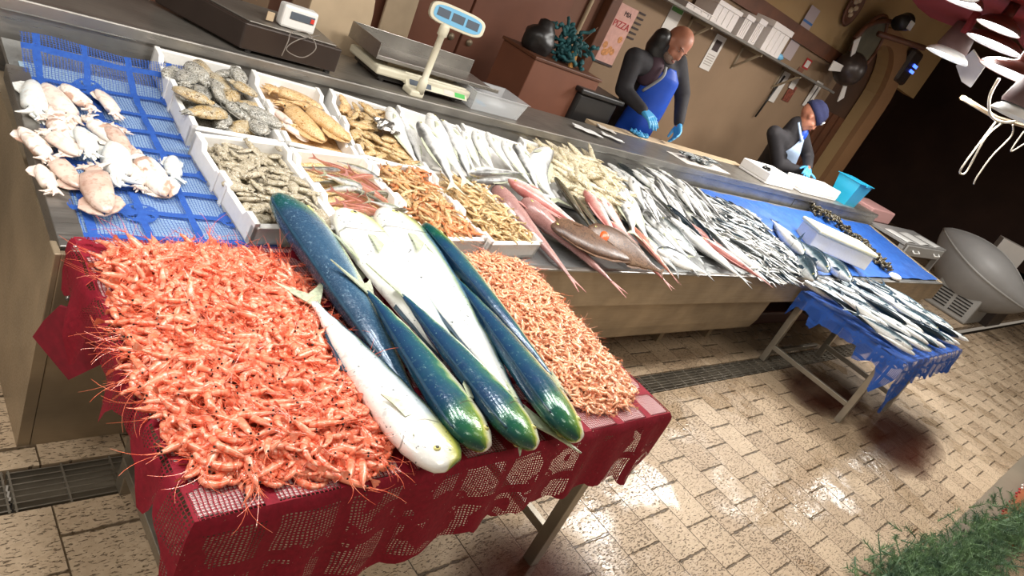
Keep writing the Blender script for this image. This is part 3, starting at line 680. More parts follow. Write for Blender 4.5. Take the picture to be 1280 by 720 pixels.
# ------------------------------------------------------------------ shrimps
def shrimp(bend, mbody, mleg, name, seed, slim=1.0):
    rnd = random.Random(seed); b = MB(); K = 13; n = 7
    prof = [.010, .040, .060, .070, .074, .074, .076, .072, .066, .056, .046, .036, .022]
    pts = []; x = y = 0; a = 0; tang = []
    for i in range(K):
        u = i / (K - 1); pts.append(Vector((x, y, 0))); tang.append(a)
        st = 1 / (K - 1)
        if u > .34: a -= bend / (K * .62)
        x += st * math.cos(a); y += st * math.sin(a)
    c = sum(pts, Vector()) / K; pts = [p - c for p in pts]
    vs = []; uvs = []
    for i, p in enumerate(pts):
        t = Vector((math.cos(tang[i]), math.sin(tang[i]), 0)); nr = Vector((-t.y, t.x, 0))
        r = prof[i] * slim * (1 + (.10 if i > 4 and i % 2 else 0))
        for j in range(n):
            q = 2 * PI * j / n; vs.append(p + nr * (math.cos(q) * r * 1.12) + Vector((0, 0, math.sin(q) * r * .85))); uvs.append((.02 + i / (K - 1) * .96, j / n))
    fs = [(i * n + j, i * n + (j + 1) % n, (i + 1) * n + (j + 1) % n, (i + 1) * n + j) for i in range(K - 1) for j in range(n)] + [tuple(range(n - 1, -1, -1)), tuple(range((K - 1) * n, K * n))]
    b.add(vs, fs, uvs)
    # tail fan
    t = Vector((math.cos(tang[-1]), math.sin(tang[-1]), 0)); nr = Vector((-t.y, t.x, 0)); p = pts[-1]
    for k in (-1, 0, 1):
        d = (t + nr * .1 * k + Vector((0, 0, .45 * k))).normalized(); s = d.cross(nr).normalized() * .022
        b.add([p - s, p + s, p + d * .13 + s * 1.2, p + d * .15, p + d * .13 - s * 1.2], [(0, 1, 2, 3, 4)])
    # rostrum
    h = pts[0]; b.tube([h, h + Vector((-.10, .03, 0))], [.012, .002], 3)
    lg = MB()
    for k in range(5):      # walking legs and swimmerets on the inner side
        q = pts[2 + k]; tt = tang[2 + k]; dn = Vector((math.sin(tt), -math.cos(tt), 0))
        L = .17 * rnd.uniform(.7, 1.2)
        m1 = q + dn * (.06 + L * .5) + Vector((-.03, 0, rnd.uniform(-.03, .03))); m2 = m1 + dn * L * .4 + Vector((-.09 * rnd.uniform(.3, 1.3), 0, rnd.uniform(-.04, .04)))
        lg.tube([q + dn * .05, m1, m2], [.010, .008, .003], 3, False)
    for k in (-1, 1):       # feelers
        A = h + Vector((-.02, 0, .015 * k)); d = Vector((-1, rnd.uniform(-.5, .6), rnd.uniform(-.05, .12))); pp = [A]
        cv = Vector((rnd.uniform(-.1, .25), rnd.uniform(-.5, .5), rnd.uniform(-.06, .03)))
        for s in range(5): d = (d + cv * .5).normalized(); pp.append(pp[-1] + d * .12)
        lg.tube(pp, [.006, .005, .004, .0035, .003, .002], 3, False)
        B = h + Vector((0, .01, .03 * k)); lg.tube([B, B + Vector((-.2, rnd.uniform(-.15, .1), .02 * k))], [.007, .002], 3, False)
    eye = MB().ball(h + Vector((.035, .030, .045)), .020, 6, 4).ball(h + Vector((.035, .030, -.045)), .020, 6, 4)
    return b, lg, eye
def pip(p, poly):
    x, y = p; c = False; n = len(poly)
    for i in range(n):
        x1, y1 = poly[i]; x2, y2 = poly[(i + 1) % n]
        if (y1 > y) != (y2 > y) and x < (x2 - x1) * (y - y1) / (y2 - y1) + x1: c = not c
    return c
def edge_d(p, poly):
    best = 9
    for i in range(len(poly)):
        a = Vector(poly[i]); c = Vector(poly[(i + 1) % len(poly)]); ab = c - a; t = max(0, min(1, (Vector(p) - a).dot(ab) / ab.dot(ab)))
        best = min(best, (Vector(p) - a - ab * t).length)
    return best
def rot(rnd, tilt=.35, flip=True):
    return Matrix.Rotation(rnd.uniform(0, 2 * PI), 4, 'Z') @ Matrix.Rotation(rnd.gauss(0, tilt), 4, 'X') @ Matrix.Rotation(rnd.gauss(0, tilt), 4, 'Y') @ (Matrix.Rotation(PI, 4, 'X') if flip and rnd.random() < .5 else Matrix.Identity(4))
def dart(poly, md, rnd, n, tries=40):
    xs = [p[0] for p in poly]; ys = [p[1] for p in poly]; out = []; cell = {}; t = 0
    while len(out) < n and t < n * tries:
        t += 1; p = (rnd.uniform(min(xs), max(xs)), rnd.uniform(min(ys), max(ys)))
        if not pip(p, poly): continue
        k = (int(p[0] / md), int(p[1] / md)); ok = True
        for i in (-1, 0, 1):
            for j in (-1, 0, 1):
                for q in cell.get((k[0] + i, k[1] + j), []):
                    if (q[0] - p[0]) ** 2 + (q[1] - p[1]) ** 2 < md * md: ok = False
        if ok: cell.setdefault(k, []).append(p); out.append(p)
    return out
def shrimp_heap(polypx, size, mats, name, lab, group, stufflab, seed, hmax, md, slim, nrest):
    rnd = random.Random(seed); poly = [tuple(at(x, y, TZ + .02)[:2]) for x, y in polypx]
    protos = [shrimp(bd_, None, None, name, seed + k, slim) for k, bd_ in enumerate((1.3, 2.2, 3.0, 3.8, 4.6, 2.6))]
    def H(p): return hmax * min(1, (edge_d(p, poly) / .09)) ** .7
    meshes = [(mesh(name, a, mats[0], True), mesh('feelers', b, mats[1]), mesh('eyes', e, M['eye_b'], True)) for a, b, e in protos]
    allp = dart(poly, md, rnd, 5000)
    allp.sort(key=lambda p: p[0] ** 2 + p[1] ** 2)
    top, rest = allp[:300], allp[300:]
    first = {}
    for p in top:
        k = rnd.randrange(len(meshes)); s = size * rnd.uniform(.85, 1.15)
        z = TZ + .014 + H(p) + rnd.uniform(-.002, .006)
        Mx = Matrix.Translation((p[0], p[1], z)) @ rot(rnd, .28 if H(p) > .01 else .1) @ Matrix.Scale(s, 4)
        if k not in first:
            o = bpy.data.objects.new(name, meshes[k][0]); C.objects.link(o)
            part('feelers', meshes[k][1], None, o); part('eyes', meshes[k][2], None, o); first[k] = o; o.matrix_world = Mx; tag(o, lab, 'shrimp', group)
        else: dup(first[k], Mx, lab, group)
    st = MB()
    def put(p, z, full=True, tl=.3):
        k = rnd.randrange(len(protos)); s = size * rnd.uniform(.85, 1.15); Mx = Matrix.Translation((p[0], p[1], z)) @ rot(rnd, tl) @ Matrix.Scale(s, 4)
        st.merge(protos[k][0], Mx)
        if full: sl.merge(protos[k][1], Mx)
    sl = MB()
    for p in rest: put(p, TZ + .014 + H(p) + rnd.uniform(-.002, .006))
    for p in dart(poly, md * 1.05, rnd, 5000): put(p, TZ + .012 + H(p) * .62, rnd.random() < .5, .4)
    for p in dart(poly, md * 1.2, rnd, 5000): put(p, TZ + .012 + H(p) * .25, False, .2)
    # a low core of the heap so nothing shows through
    o = obj(name + '_heap', st, mats[0], smooth=True); tag(o, stufflab, 'shrimps', None, 'stuff')
    q = obj('feelers', sl, mats[1], o)
def part_mesh(*a): pass
shrimp_heap([(138, 316), (180, 311), (260, 315), (328, 323), (350, 338), (372, 352), (400, 400), (430, 440), (452, 478), (478, 520), (484, 552), (465, 578), (432, 590), (392, 585), (330, 592), (270, 590), (240, 565), (225, 540), (200, 505), (178, 470), (175, 430), (160, 400), (150, 365), (140, 335)],
    .118, (M['shrimp'], M['shrimp_leg']), 'coral_shrimp', 'coral pink shrimp in the big heap covering the left of the red table', 'coral shrimps in the left heap', 'heaped coral shrimps filling the left side of the red table', 11, .036, .0205, .88, 0)
shrimp_heap([(562, 320), (610, 318), (648, 326), (672, 345), (708, 385), (745, 425), (782, 470), (792, 488), (780, 506), (745, 512), (722, 505), (705, 480), (668, 440), (630, 398), (600, 360)],
    .066, (M['prawn'], M['prawn_leg']), 'peach_shrimp', 'small peach-coloured shrimp in the narrow heap on the right of the red table', 'peach shrimps in the right heap', 'heaped peach shrimps filling the right side of the red table', 23, .032, .0158, 1.0, 0)

# ------------------------------------------------------------------ fish
PR = {  # u, half height up, half height down, half width (all per unit length)
 'mahi': [(0, .012, .012, .008), (.012, .062, .030, .020), (.04, .092, .050, .030), (.09, .108, .066, .040), (.16, .110, .078, .046), (.26, .104, .080, .048), (.40, .092, .072, .044), (.55, .078, .060, .038), (.70, .060, .046, .030), (.83, .038, .030, .020), (.93, .018, .016, .012), (1, .016, .016, .006)],
 'fusi': [(0, .006, .006, .006), (.03, .034, .026, .022), (.09, .062, .050, .040), (.18, .088, .076, .054), (.30, .104, .094, .062), (.45, .106, .098, .062), (.60, .090, .084, .050), (.75, .060, .056, .034), (.88, .030, .028, .018), (.96, .017, .017, .010), (1, .024, .024, .005)],
 'long': [(0, .008, .008, .008), (.03, .036, .028, .024), (.10, .066, .056, .046), (.20, .084, .078, .056), (.35, .088, .084, .056), (.5, .078, .074, .048), (.65, .060, .056, .036), (.8, .040, .036, .024), (.92, .020, .020, .014), (1, .022, .022, .005)],
 'taper': [(0, .020, .020, .016), (.03, .052, .046, .040), (.09, .074, .066, .056), (.18, .082, .074, .060), (.30, .070, .064, .052), (.45, .054, .050, .040), (.6, .042, .038, .030), (.75, .030, .028, .022), (.88, .020, .020, .014), (1, .016, .016, .005)],
 'deep': [(0, .010, .010, .010), (.03, .060, .040, .026), (.09, .115, .080, .046), (.2, .165, .125, .064), (.33, .182, .155, .070), (.48, .172, .152, .064), (.63, .130, .120, .048), (.78, .075, .072, .030), (.9, .034, .034, .016), (1, .034, .034, .005)],
 'flat': [(0, .02, .02, .012), (.04, .09, .08, .03), (.12, .16, .14, .05), (.25, .215, .19, .06), (.42, .225, .20, .06), (.6, .18, .165, .05), (.76, .11, .10, .036), (.88, .05, .05, .022), (.95, .03, .03, .015), (1, .035, .035, .006)],
}
def fish_body(prof, bend=0.0, n=14, res=22, L=1.0, sbend=0.0):
    b = MB(); vs = []; uv = []; ctr = []
    def samp(u):
        for i in range(len(prof) - 1):
            if u <= prof[i + 1][0] + 1e-9:
                a = (u - prof[i][0]) / (prof[i + 1][0] - prof[i][0]); a = a * a * (3 - 2 * a) if i > 1 else a ** .7
                return [prof[i][k] * (1 - a) + prof[i + 1][k] * a for k in (1, 2, 3)]
        return list(prof[-1][1:])
    x = z = 0; us = [(i / res) ** 1.35 if i < res / 2 else None for i in range(res + 1)]
    us = [(1 - math.cos(PI * i / res)) / 2 * .6 + (i / res) * .4 for i in range(res + 1)]
    pu = 0; a0 = -bend / 2
    for u in us:
        d = u - pu; a = a0 + bend * u; x += d * math.cos(a); z += d * math.sin(a); pu = u
        up, dn, w = samp(u); t = Vector((math.cos(a), 0, math.sin(a))); nr = Vector((-t.z, 0, t.x)); c = Vector((x, 0, z)); ctr.append((c, t, nr, up, dn, w))
        for j in range(n):
            q = 2 * PI * j / n; cz, sy = math.cos(q), math.sin(q)
            vs.append(c + nr * (cz * (up if cz > 0 else dn)) + Vector((0, 1, 0)) * (math.copysign(abs(sy) ** .85, sy) * w)); uv.append((u, .5 + .5 * cz))
    k = len(us)
    fs = [(i * n + j, (i + 1) * n + j, (i + 1) * n + (j + 1) % n, i * n + (j + 1) % n) for i in range(k - 1) for j in range(n)] + [tuple(range(n)), tuple(range(k * n - 1, (k - 1) * n - 1, -1))]
    mid = Vector((x / 2, 0, 0)); vs = [(v - mid) for v in vs]; ctr = [(c - mid, t, nr, up, dn, w) for c, t, nr, up, dn, w in ctr]
    b.add(vs, fs, uv); return b, ctr, us
def ctr_at(ctr, us, u):
    i = min(range(len(us)), key=lambda k: abs(us[k] - u)); return ctr[i]
def flat_fin(pts, th=.004):
    n = len(pts); vs = [Vector(p) + Vector((0, -th / 2, 0)) for p in pts] + [Vector(p) + Vector((0, th / 2, 0)) for p in pts]
    return MB().add(vs, [tuple(range(n)), tuple(range(2 * n - 1, n - 1, -1))] + [(i, n + i, n + (i + 1) % n, (i + 1) % n) for i in range(n)])
def make_fish(name, kind, mat, fin, bend=0, fork=.16, spread=.11, dors=(.25, .8, .03), detail=True, eye=.014, eyer='eye_y', lab='', cat='fish', group=None, ef=.5):
    b, ctr, us = fish_body(PR[kind], bend, 14 if detail else 8, 24 if detail else 12)
    c, t, nr, up, dn, w = ctr[-1]
    tailp = [c - t * .02 + nr * up * .9, c + t * fork * .45 + nr * spread * .62, c + t * fork + nr * spread, c + t * fork * .62 + nr * spread * .48, c + t * fork * .36, c + t * fork * .62 - nr * spread * .48, c + t * fork - nr * spread, c + t * fork * .45 - nr * spread * .62, c - t * .02 - nr * dn * .9]
    if not detail:
        b.merge(flat_fin(tailp)); b.uv[-18:] = [(1, .7)] * 18
        return obj(name, b, mat, smooth=True)
    o = obj(name, b, mat, smooth=True); tag(o, lab, cat, group)
    part('tail_fin', flat_fin(tailp), fin, o)
    if dors:
        a0, a1, h = dors; up_pts = []; lo = []
        for i in range(15):
            u = a0 + (a1 - a0) * i / 14; c, t, nr, up, dn, w = ctr_at(ctr, us, u); s = math.sin(PI * min(1, (i / 14) * 1.0 + .08)) ** .5
            lo.append(c + nr * up * .93); up_pts.append(c + nr * (up + h * max(.15, s)) + t * .012)
        part('dorsal_fin', flat_fin(lo + up_pts[::-1], .003), fin, o)
        up_pts = []; lo = []
        for i in range(8):
            u = .58 + .24 * i / 7; c, t, nr, up, dn, w = ctr_at(ctr, us, u)
            lo.append(c - nr * dn * .93); up_pts.append(c - nr * (dn + h * .8 * (1 - i / 8)) + t * .02)
        part('anal_fin', flat_fin(lo + up_pts[::-1], .003), fin, o)
    for s in (-1, 1):
        c, t, nr, up, dn, w = ctr_at(ctr, us, .23); root = c + Vector((0, s * w * .98, 0)) - nr * dn * .25
        P = [root + nr * .012, root + t * .07 + nr * .010 + Vector((0, s * .008, 0)), root + t * .125 - nr * .035 + Vector((0, s * .006, 0)), root + t * .06 - nr * .022 + Vector((0, s * .006, 0)), root - nr * .012]
        part('pectoral_fin', MB().add([p + Vector((0, s * .002, 0)) for p in P] + [p - Vector((0, s * .002, 0)) for p in P], [(0, 1, 2, 3, 4), (9, 8, 7, 6, 5)] + [(i, 5 + i, 5 + (i + 1) % 5, (i + 1) % 5) for i in range(5)]), fin, o)
        c, t, nr, up, dn, w = ctr_at(ctr, us, .085 if kind != 'mahi' else .075)
        e = c + Vector((0, s * w * (.86 if kind != 'mahi' else .93), 0)) + nr * up * (.38 if kind != 'mahi' else -.05)
        q = part('eye', MB().ball(e, eye, 12, 8, (1, .5, 1)), M[eyer], o, smooth=True)
        r = part('pupil', MB().ball(e + Vector((0, s * eye * .26, 0)), eye * .6, 10, 6, (1, .5, 1)), M['eye_b'], q, smooth=True)
    # mouth slit
    return o
def aim(h, t, up=(0, -SL, 1), roll=0, dors=1):
    """matrix of unit-length fish: body length = |t-h| ; lateral axis along up when roll=0; dors picks which way the back points"""
    h, t = Vector(h), Vector(t); X = (t - h); L = X.length; X.normalize(); U = Vector(up); U = (U - X * U.dot(X)).normalized()
    Y = U * dors; Z = X.cross(Y)        # back in the plane, belly opposite
    R = Matrix((X, Y, Z)).transposed()
    R = R @ Matrix.Rotation(-roll * dors, 3, 'X')
    return Matrix.Translation((h + t) / 2) @ R.to_4x4() @ Matrix.Scale(L, 4)
# ---- the eight big dolphinfish
mah = []
def mahi(hp, tp, zh, zt, mat, roll, dors, bend, lab, fork=.17, fat=1.0):
    h, t = at(hp[0], hp[1], zh), at(tp[0], tp[1], zt)
    o = make_fish('dolphinfish', 'mahi', M[mat], M['fin_y'], bend, fork, .10, (.06, .93, .018), True, .013, lab=lab, group=None)
    o.data.name = 'dolphinfish'
    for ch in kids[o.name]:
        if ch.name.startswith('dorsal') or ch.name.startswith('anal'): ch.data.materials[0] = M['fin_d']
    Mx = aim(h, t, (0, 0, 1), roll, dors); o.matrix_world = Mx @ Matrix.Diagonal((1, fat, fat, 1)); return o
Zm = TZ + .006
mahi((364, 256), (520, 505), Zm + .070, Zm + .028, 'mahi_blue', .50, 1, .10, 'large blue-backed dolphinfish with green head, leftmost of the heads on the foam boxes', fat=1.35)
mahi((558, 588), (392, 378), Zm + .052, Zm + .060, 'mahi_pale', .05, 1, .10, 'silver-sided dolphinfish with yellow eye at the table edge beside the coral shrimps', fat=1.25)
mahi((428, 264), (600, 500), Zm + .085, Zm + .03, 'mahi_pale', -.1, -1, -.02, 'white dolphinfish with yellow brow, its head over the box of orange fish', fat=1.2)
mahi((606, 562), (462, 366), Zm + .060, Zm + .085, 'mahi_green', .42, -1, .14, 'green-headed blue-backed dolphinfish, second head from the left at the table front', fat=1.5)
mahi((480, 264), (650, 510), Zm + .088, Zm + .04, 'mahi', -.1, -1, .0, 'white-sided dolphinfish facing the boxes, between two dark backs, with a clear gill slit', fat=1.22)
mahi((668, 560), (505, 370), Zm + .062, Zm + .09, 'mahi_green', .45, -1, .14, 'dolphinfish with broad olive green head, third head from the left at the table front', fat=1.5)
mahi((535, 284), (690, 470), Zm + .085, Zm + .035, 'mahi_green', .50, 1, .05, 'slim dark green dolphinfish facing the boxes, right of all the others', fat=.95)
mahi((723, 550), (572, 350), Zm + .060, Zm + .08, 'mahi_green', .50, -1, .10, 'dark green dolphinfish next to the peach shrimps, rightmost head at the table front', fat=1.35)
# ------------------------------------------------------------------ squids and cuttlefish
def cephalopod(name, mat, matarm, L=1.0, kind='squid', seed=1, simple=False):
    """mantle tip at -x, arms at +x, unit length about 1"""
    rnd = random.Random(seed); o = None
    if kind == 'squid': pr = [(-.5, .008), (-.46, .035), (-.38, .07), (-.25, .095), (-.08, .108), (.08, .105), (.16, .098), (.18, .07), (.2, .055), (.24, .062), (.29, .055), (.31, .03)]
    else: pr = [(-.5, .02), (-.46, .09), (-.36, .15), (-.2, .19), (-.02, .195), (.10, .17), (.15, .13), (.17, .09), (.21, .105), (.27, .10), (.31, .06)]
    b = MB(); n = 12 if not simple else 8; vs = []
    bend = rnd.uniform(-.5, .5)
    for (x, r) in pr:
        y = bend * x * x * .35
        for j in range(n):
            a = 2 * PI * j / n; k = 1 + .07 * math.sin(3 * a + seed) + .05 * noise.noise(Vector((x * 5, j, seed)))
            vs.append((x, y + math.cos(a) * r * k * (1.12 if kind == 'squid' else 1.1), math.sin(a) * r * k * (.72 if kind == 'squid' else .55)))
    kk = len(pr)
    b.add(vs, [(i * n + j, (i + 1) * n + j, (i + 1) * n + (j + 1) % n, i * n + (j + 1) % n) for i in range(kk - 1) for j in range(n)] + [tuple(range(n)), tuple(range(kk * n - 1, (kk - 1) * n - 1, -1))])
    arms = MB()
    for k in range(8 if not simple else 5):
        a = 2 * PI * k / 8; p = Vector((.28, math.cos(a) * .035 + bend * .03, math.sin(a) * .02)); d = Vector((1, math.cos(a) * .7, -abs(math.sin(a)) * .2)).normalized(); pp = [p]
        cv = rnd.uniform(-1.6, 1.6); L_ = rnd.uniform(.022, .036)
        for s in range(5):
            d = (Matrix.Rotation(cv * .3, 3, 'Z') @ d); pp.append(pp[-1] + d * L_)
        arms.tube(pp, [.030, .030, .026, .02, .014, .006], 5 if not simple else 3, False)
    if simple:
        b.merge(arms); return obj(name, b, mat, smooth=True)
    o = obj(name, b, mat, smooth=True); part('arms', arms, matarm, o, smooth=True)
    for s in (-1, 1):
        if kind == 'squid': P = [(-.5, .0), (-.44, .10), (-.33, .17), (-.2, .15), (-.12, .09), (-.3, .05)]
        else: P = [(-.5, .04), (-.4, .17), (-.2, .235), (.0, .235), (.12, .16), (0, .15), (-.3, .12)]
        f = MB().prism([(x, s * y) for x, y in P], -.008, .004, Matrix.Translation((0, 0, -.03))); part('fin', f, mat, o)
        part('eye', MB().ball((.235, s * .058, .015), .012, 8, 6, (1, .6, 1)), M['eye_b'], o, smooth=True)
    return o
def sq_place(o, tip, arms, dz=.03, roll=0):
    a, c = D(tip[0], tip[1], dz), D(arms[0], arms[1], dz); X = c - a; L = X.length; X.normalize(); U = Vector((0, -SL, 1)); U = (U - X * U.dot(X)).normalized(); Y = U.cross(X)
    R = Matrix((X, Y, U)).transposed() @ Matrix.Rotation(roll, 3, 'X')
    o.matrix_world = Matrix.Translation((a + c) / 2) @ R.to_4x4() @ Matrix.Scale(L * 1.08, 4) @ Matrix.Diagonal((1, 1.3, 1.2, 1))
SQ = [  # tip px, arm px, material, lift, label
 ((42, 102), (44, 150), 'squid_bl', .03, 'pale bluish squid at the far left corner of the blue lace cloth'),
 ((58, 106), (100, 158), 'squid', .035, 'pinkish squid pointing to the counter back, second from the left in the rear row'),
 ((78, 106), (122, 142), 'squid_p', .04, 'brown-flecked squid in the rear row, just right of a pinkish one'),
 ((125, 114), (150, 150), 'squid', .035, 'squid with pink tip in the rear row, rightmost of it'),
 ((160, 190), (128, 150), 'squid_br', .05, 'mauve-brown tipped squid lying under the rightmost rear squid'),
 ((28, 160), (66, 206), 'squid_p', .04, 'spotted squid along the left edge of the blue cloth'),
 ((98, 192), (48, 158), 'squid', .05, 'white squid with flecks lying diagonally left of centre'),
 ((95, 182), (55, 140), 'squid_p', .035, 'brown-patched squid in the middle of the left group'),
 ((145, 178), (102, 142), 'squid_p', .045, 'cream squid with brown tip in the middle of the heap'),
 ((102, 160), (118, 200), 'squid_bl', .055, 'clean white squid mantle at the centre of the heap'),
 ((98, 233), (58, 190), 'squid_br', .035, 'small mauve squid at the front left of the squids'),
 ((130, 264), (112, 200), 'squid_br', .05, 'long mauve-brown squid reaching furthest to the front'),
 ((46, 206), (70, 245), 'squid', .03, 'small white squid with curled arms at the front left edge'),
 ((143, 176), (148, 235), 'squid_bl', .04, 'grey-white squid with curled arms right of the long mauve one'),
 ((210, 242), (164, 184), 'squid_p', .035, 'large squid with white mantle and brown patch at the front right'),
 ((170, 205), (176, 240), 'squid', .028, 'white curled squid between the grey-white one and the large one'),
 ((213, 195), (220, 230), 'squid_bl', .022, 'very small squid on its own beside the foam boxes'),
]
for i, (a, c, mt, dz, lab) in enumerate(SQ):
    o = cephalopod('squid', M[mt], M['squid' if mt != 'squid_bl' else 'squid_bl'], seed=40 + i); sq_place(o, a, c, dz, random.uniform(-.3, .3)); tag(o, lab, 'squid')
# extra loose squids filling the group
for (a, c, dz) in (((72, 180), (30, 168), .02), ((66, 128), (90, 180), .02), ((122, 178), (160, 160), .02), ((60, 222), (90, 205), .02)):
    o = cephalopod('squid', M['squid_p'], M['squid'], seed=int(a[0])); sq_place(o, a, c, dz); tag(o, 'cream squid lying partly under the others in the squid heap', 'squid', 'squids under the heap')

def fill(frame, x0, x1, y0, y1, z0, z1, protos, n, size, lab, cat, group, seed, ang=None, angs=6.3, tilt=.25, md=None, hump=0):
    rnd = random.Random(seed); mx = box_frames[frame]; used = set(); x1 = min(x1, box_w[frame] - .035)
    pts = dart([(x0, y0), (x1, y0), (x1, y1), (x0, y1)], md or size * .35, rnd, n, 60)
    while len(pts) < n: pts.append((rnd.uniform(x0, x1), rnd.uniform(y0, y1)))
    for i, p in enumerate(pts):
        k = rnd.randrange(len(protos)); s = size * rnd.uniform(.8, 1.2)
        a = (ang if ang is not None else 0) + (rnd.uniform(-angs / 2, angs / 2) if ang is not None else rnd.uniform(0, 6.3))
        hz = hump * (1 - (2 * (p[0] - x0) / (x1 - x0) - 1) ** 2)
        Mx = mx @ Matrix.Translation((p[0], p[1], z0 + (z1 - z0) * ((i / len(pts)) ** .8) + hz)) @ Matrix.Rotation(a, 4, 'Z') @ Matrix.Rotation(rnd.gauss(0, tilt), 4, 'X') @ Matrix.Rotation(rnd.gauss(0, tilt * .6), 4, 'Y') @ Matrix.Scale(s, 4)
        if k not in used: used.add(k); protos[k].matrix_world = Mx; tag(protos[k], lab, cat, group)
        else: dup(protos[k], Mx, lab, group)
    for k, o in enumerate(protos):
        if k not in used:
            for ch in kids.get(o.name, []): bpy.data.objects.remove(ch)
            bpy.data.objects.remove(o)
def bed(frame, x0, x1, y0, y1, z, mat, name, lab):
    x1 = min(x1, box_w[frame] - .02)
    b = MB().grid(lambda u, v: (x0 + (x1 - x0) * u, y0 + (y1 - y0) * v, z + .008 * noise.noise(Vector((u * 9, v * 11, z * 50)))), 24, 30)
    o = obj(name, b, mat, smooth=True, solid=.004); o.matrix_world = box_frames[frame]; tag(o, lab, 'seafood', None, 'stuff')
bed('b0', .02, .31, .02, .48, .045, M['cuttle'], 'cuttlefish_layer', 'lower layer of grey cuttlefish filling the left back foam box')
fill('b0', .05, .28, .06, .44, .055, .10, [cephalopod('cuttlefish', M['cuttle'], M['cuttle'], kind='cuttle', seed=k) for k in range(3)] + [cephalopod('cuttlefish', M['cuttle_g'], M['cuttle'], kind='cuttle', seed=9)], 22, .155, 'large mottled grey cuttlefish in the left box of the back row', 'cuttlefish', 'cuttlefish in the left back box', 3, md=.048)
bed('f0', .02, .30, .02, .44, .045, M['baby'], 'cuttlefish_layer', 'lower layer of small cuttlefish filling the left front foam box')
fill('f0', .035, .285, .035, .42, .05, .085, [cephalopod('baby_cuttlefish', M['baby'], M['baby'], kind='cuttle' if k % 2 else 'squid', seed=20 + k, simple=True) for k in range(5)], 95, .088, 'small grey-beige cuttlefish in the left box of the front row', 'cuttlefish', 'small cuttlefish in the left front box', 5, md=.02)
bed('b1', .02, .31, .02, .48, .035, M['tan'], 'squid_layer', 'lower layer of tan squids filling the second back foam box')
TS = [cephalopod('tan_squid', M['tan'], M['tan'], seed=60 + k) for k in range(3)]
for o, (x, y, a, s, z, lab) in zip(TS, ((.12, .22, 1.9, .30, .075, 'long tan squid lying at the left in the second back foam box'), (.20, .22, 2.1, .30, .095, 'long tan squid lying to the right in the second back foam box'), (.13, .38, 2.9, .26, .08, 'tan squid across the rear of the second back foam box'))):
    o.matrix_world = box_frames['b1'] @ Matrix.Translation((x, y, z)) @ Matrix.Rotation(a, 4, 'Z') @ Matrix.Diagonal((s, s * 1.25, s, 1)); tag(o, lab, 'squid')
fill('b1', .05, .28, .06, .44, .045, .07, [cephalopod('tan_squid', M['tan'], M['tan'], seed=70), cephalopod('tan_squid', M['squid'], M['tan'], seed=71)], 9, .17, 'smaller squid beneath the long tan ones in the second back foam box', 'squid', 'smaller squids in the second back box', 6)
bed('b2', .02, .31, .02, .48, .035, M['goldbit'], 'cuttlefish_layer', 'lower layer of golden cuttlefish filling the third back foam box')
fill('b2', .04, .29, .05, .45, .045, .08, [cephalopod('golden_cuttlefish', M['goldbit'], M['goldbit'], kind='cuttle' if k % 2 else 'squid', seed=80 + k, simple=True) for k in range(3)] + [cephalopod('golden_cuttlefish', M['tan'], M['tan'], kind='cuttle', seed=84, simple=True)], 55, .105, 'small golden cuttlefish in the third box of the back row', 'cuttlefish', 'golden cuttlefish in the third back box', 8, md=.025)
b = MB().grid(lambda u, v: (.10 * u, .10 * v, .02 * noise.noise(Vector((u * 4, v * 4, 2)))), 10, 10)
o = obj('foil_piece', b, M['steel'], solid=.002); o.matrix_world = box_frames['b2'] @ Matrix.Translation((.14, .22, .105)); tag(o, 'crumpled silver foil piece on top of the golden cuttlefish', 'foil')

def fishset(name, kind, mat, fin, bends, **k): return [make_fish(name, kind, M[mat], M[fin], bd_, **k) for bd_ in bends]
# orange and pale fish box
bed('f1', .02, .30, .02, .44, .04, M['goldbit'], 'fish_layer', 'lower layer of mixed small fish in the second front foam box')
fill('f1', .07, .26, .06, .40, .055, .08, fishset('small_fish', 'long', 'orange', 'fin_pink', (0, .3)) + fishset('small_fish', 'long', 'silver', 'fin', (.1, -.2)) + fishset('small_fish', 'long', 'olive', 'fin', (0,)), 26, .15, 'small orange, brown or pale fish in the second box of the front row', 'fish', 'mixed small fish in the second front box', 12, ang=2.9, angs=1.2)
def mantis(name, mat, seed): 
    a, l, e = shrimp(.5 + .5 * (seed % 3), None, None, name, seed, 1.1); b = MB(); b.merge(a); b.merge(l); return obj(name, b, M[mat], smooth=True)
bed('f2', .02, .29, .02, .44, .05, M['mantis'], 'mantis_shrimp_layer', 'lower layer of mantis shrimps filling the third front foam box')
fill('f2', .035, .275, .035, .42, .06, .088, [mantis('mantis_shrimp', 'mantis', 1), mantis('mantis_shrimp', 'mantis_o', 2), mantis('mantis_shrimp', 'goldbit', 3)], 200, .085, 'amber to orange mantis shrimp in the third box of the front row', 'shrimp', 'mantis shrimps in the third front box', 13, md=.012)
bed('f3', .02, .30, .02, .44, .05, M['goldbit'], 'shellfish_layer', 'lower layer of tan shrimps filling the right front foam box')
fill('f3', .035, .285, .035, .42, .06, .088, [mantis('tan_shrimp', 'goldbit', 4), mantis('tan_shrimp', 'tan', 5)], 150, .078, 'tan-coloured shrimp in the rightmost box of the front row', 'shrimp', 'tan shrimps in the right front box', 14, md=.014)

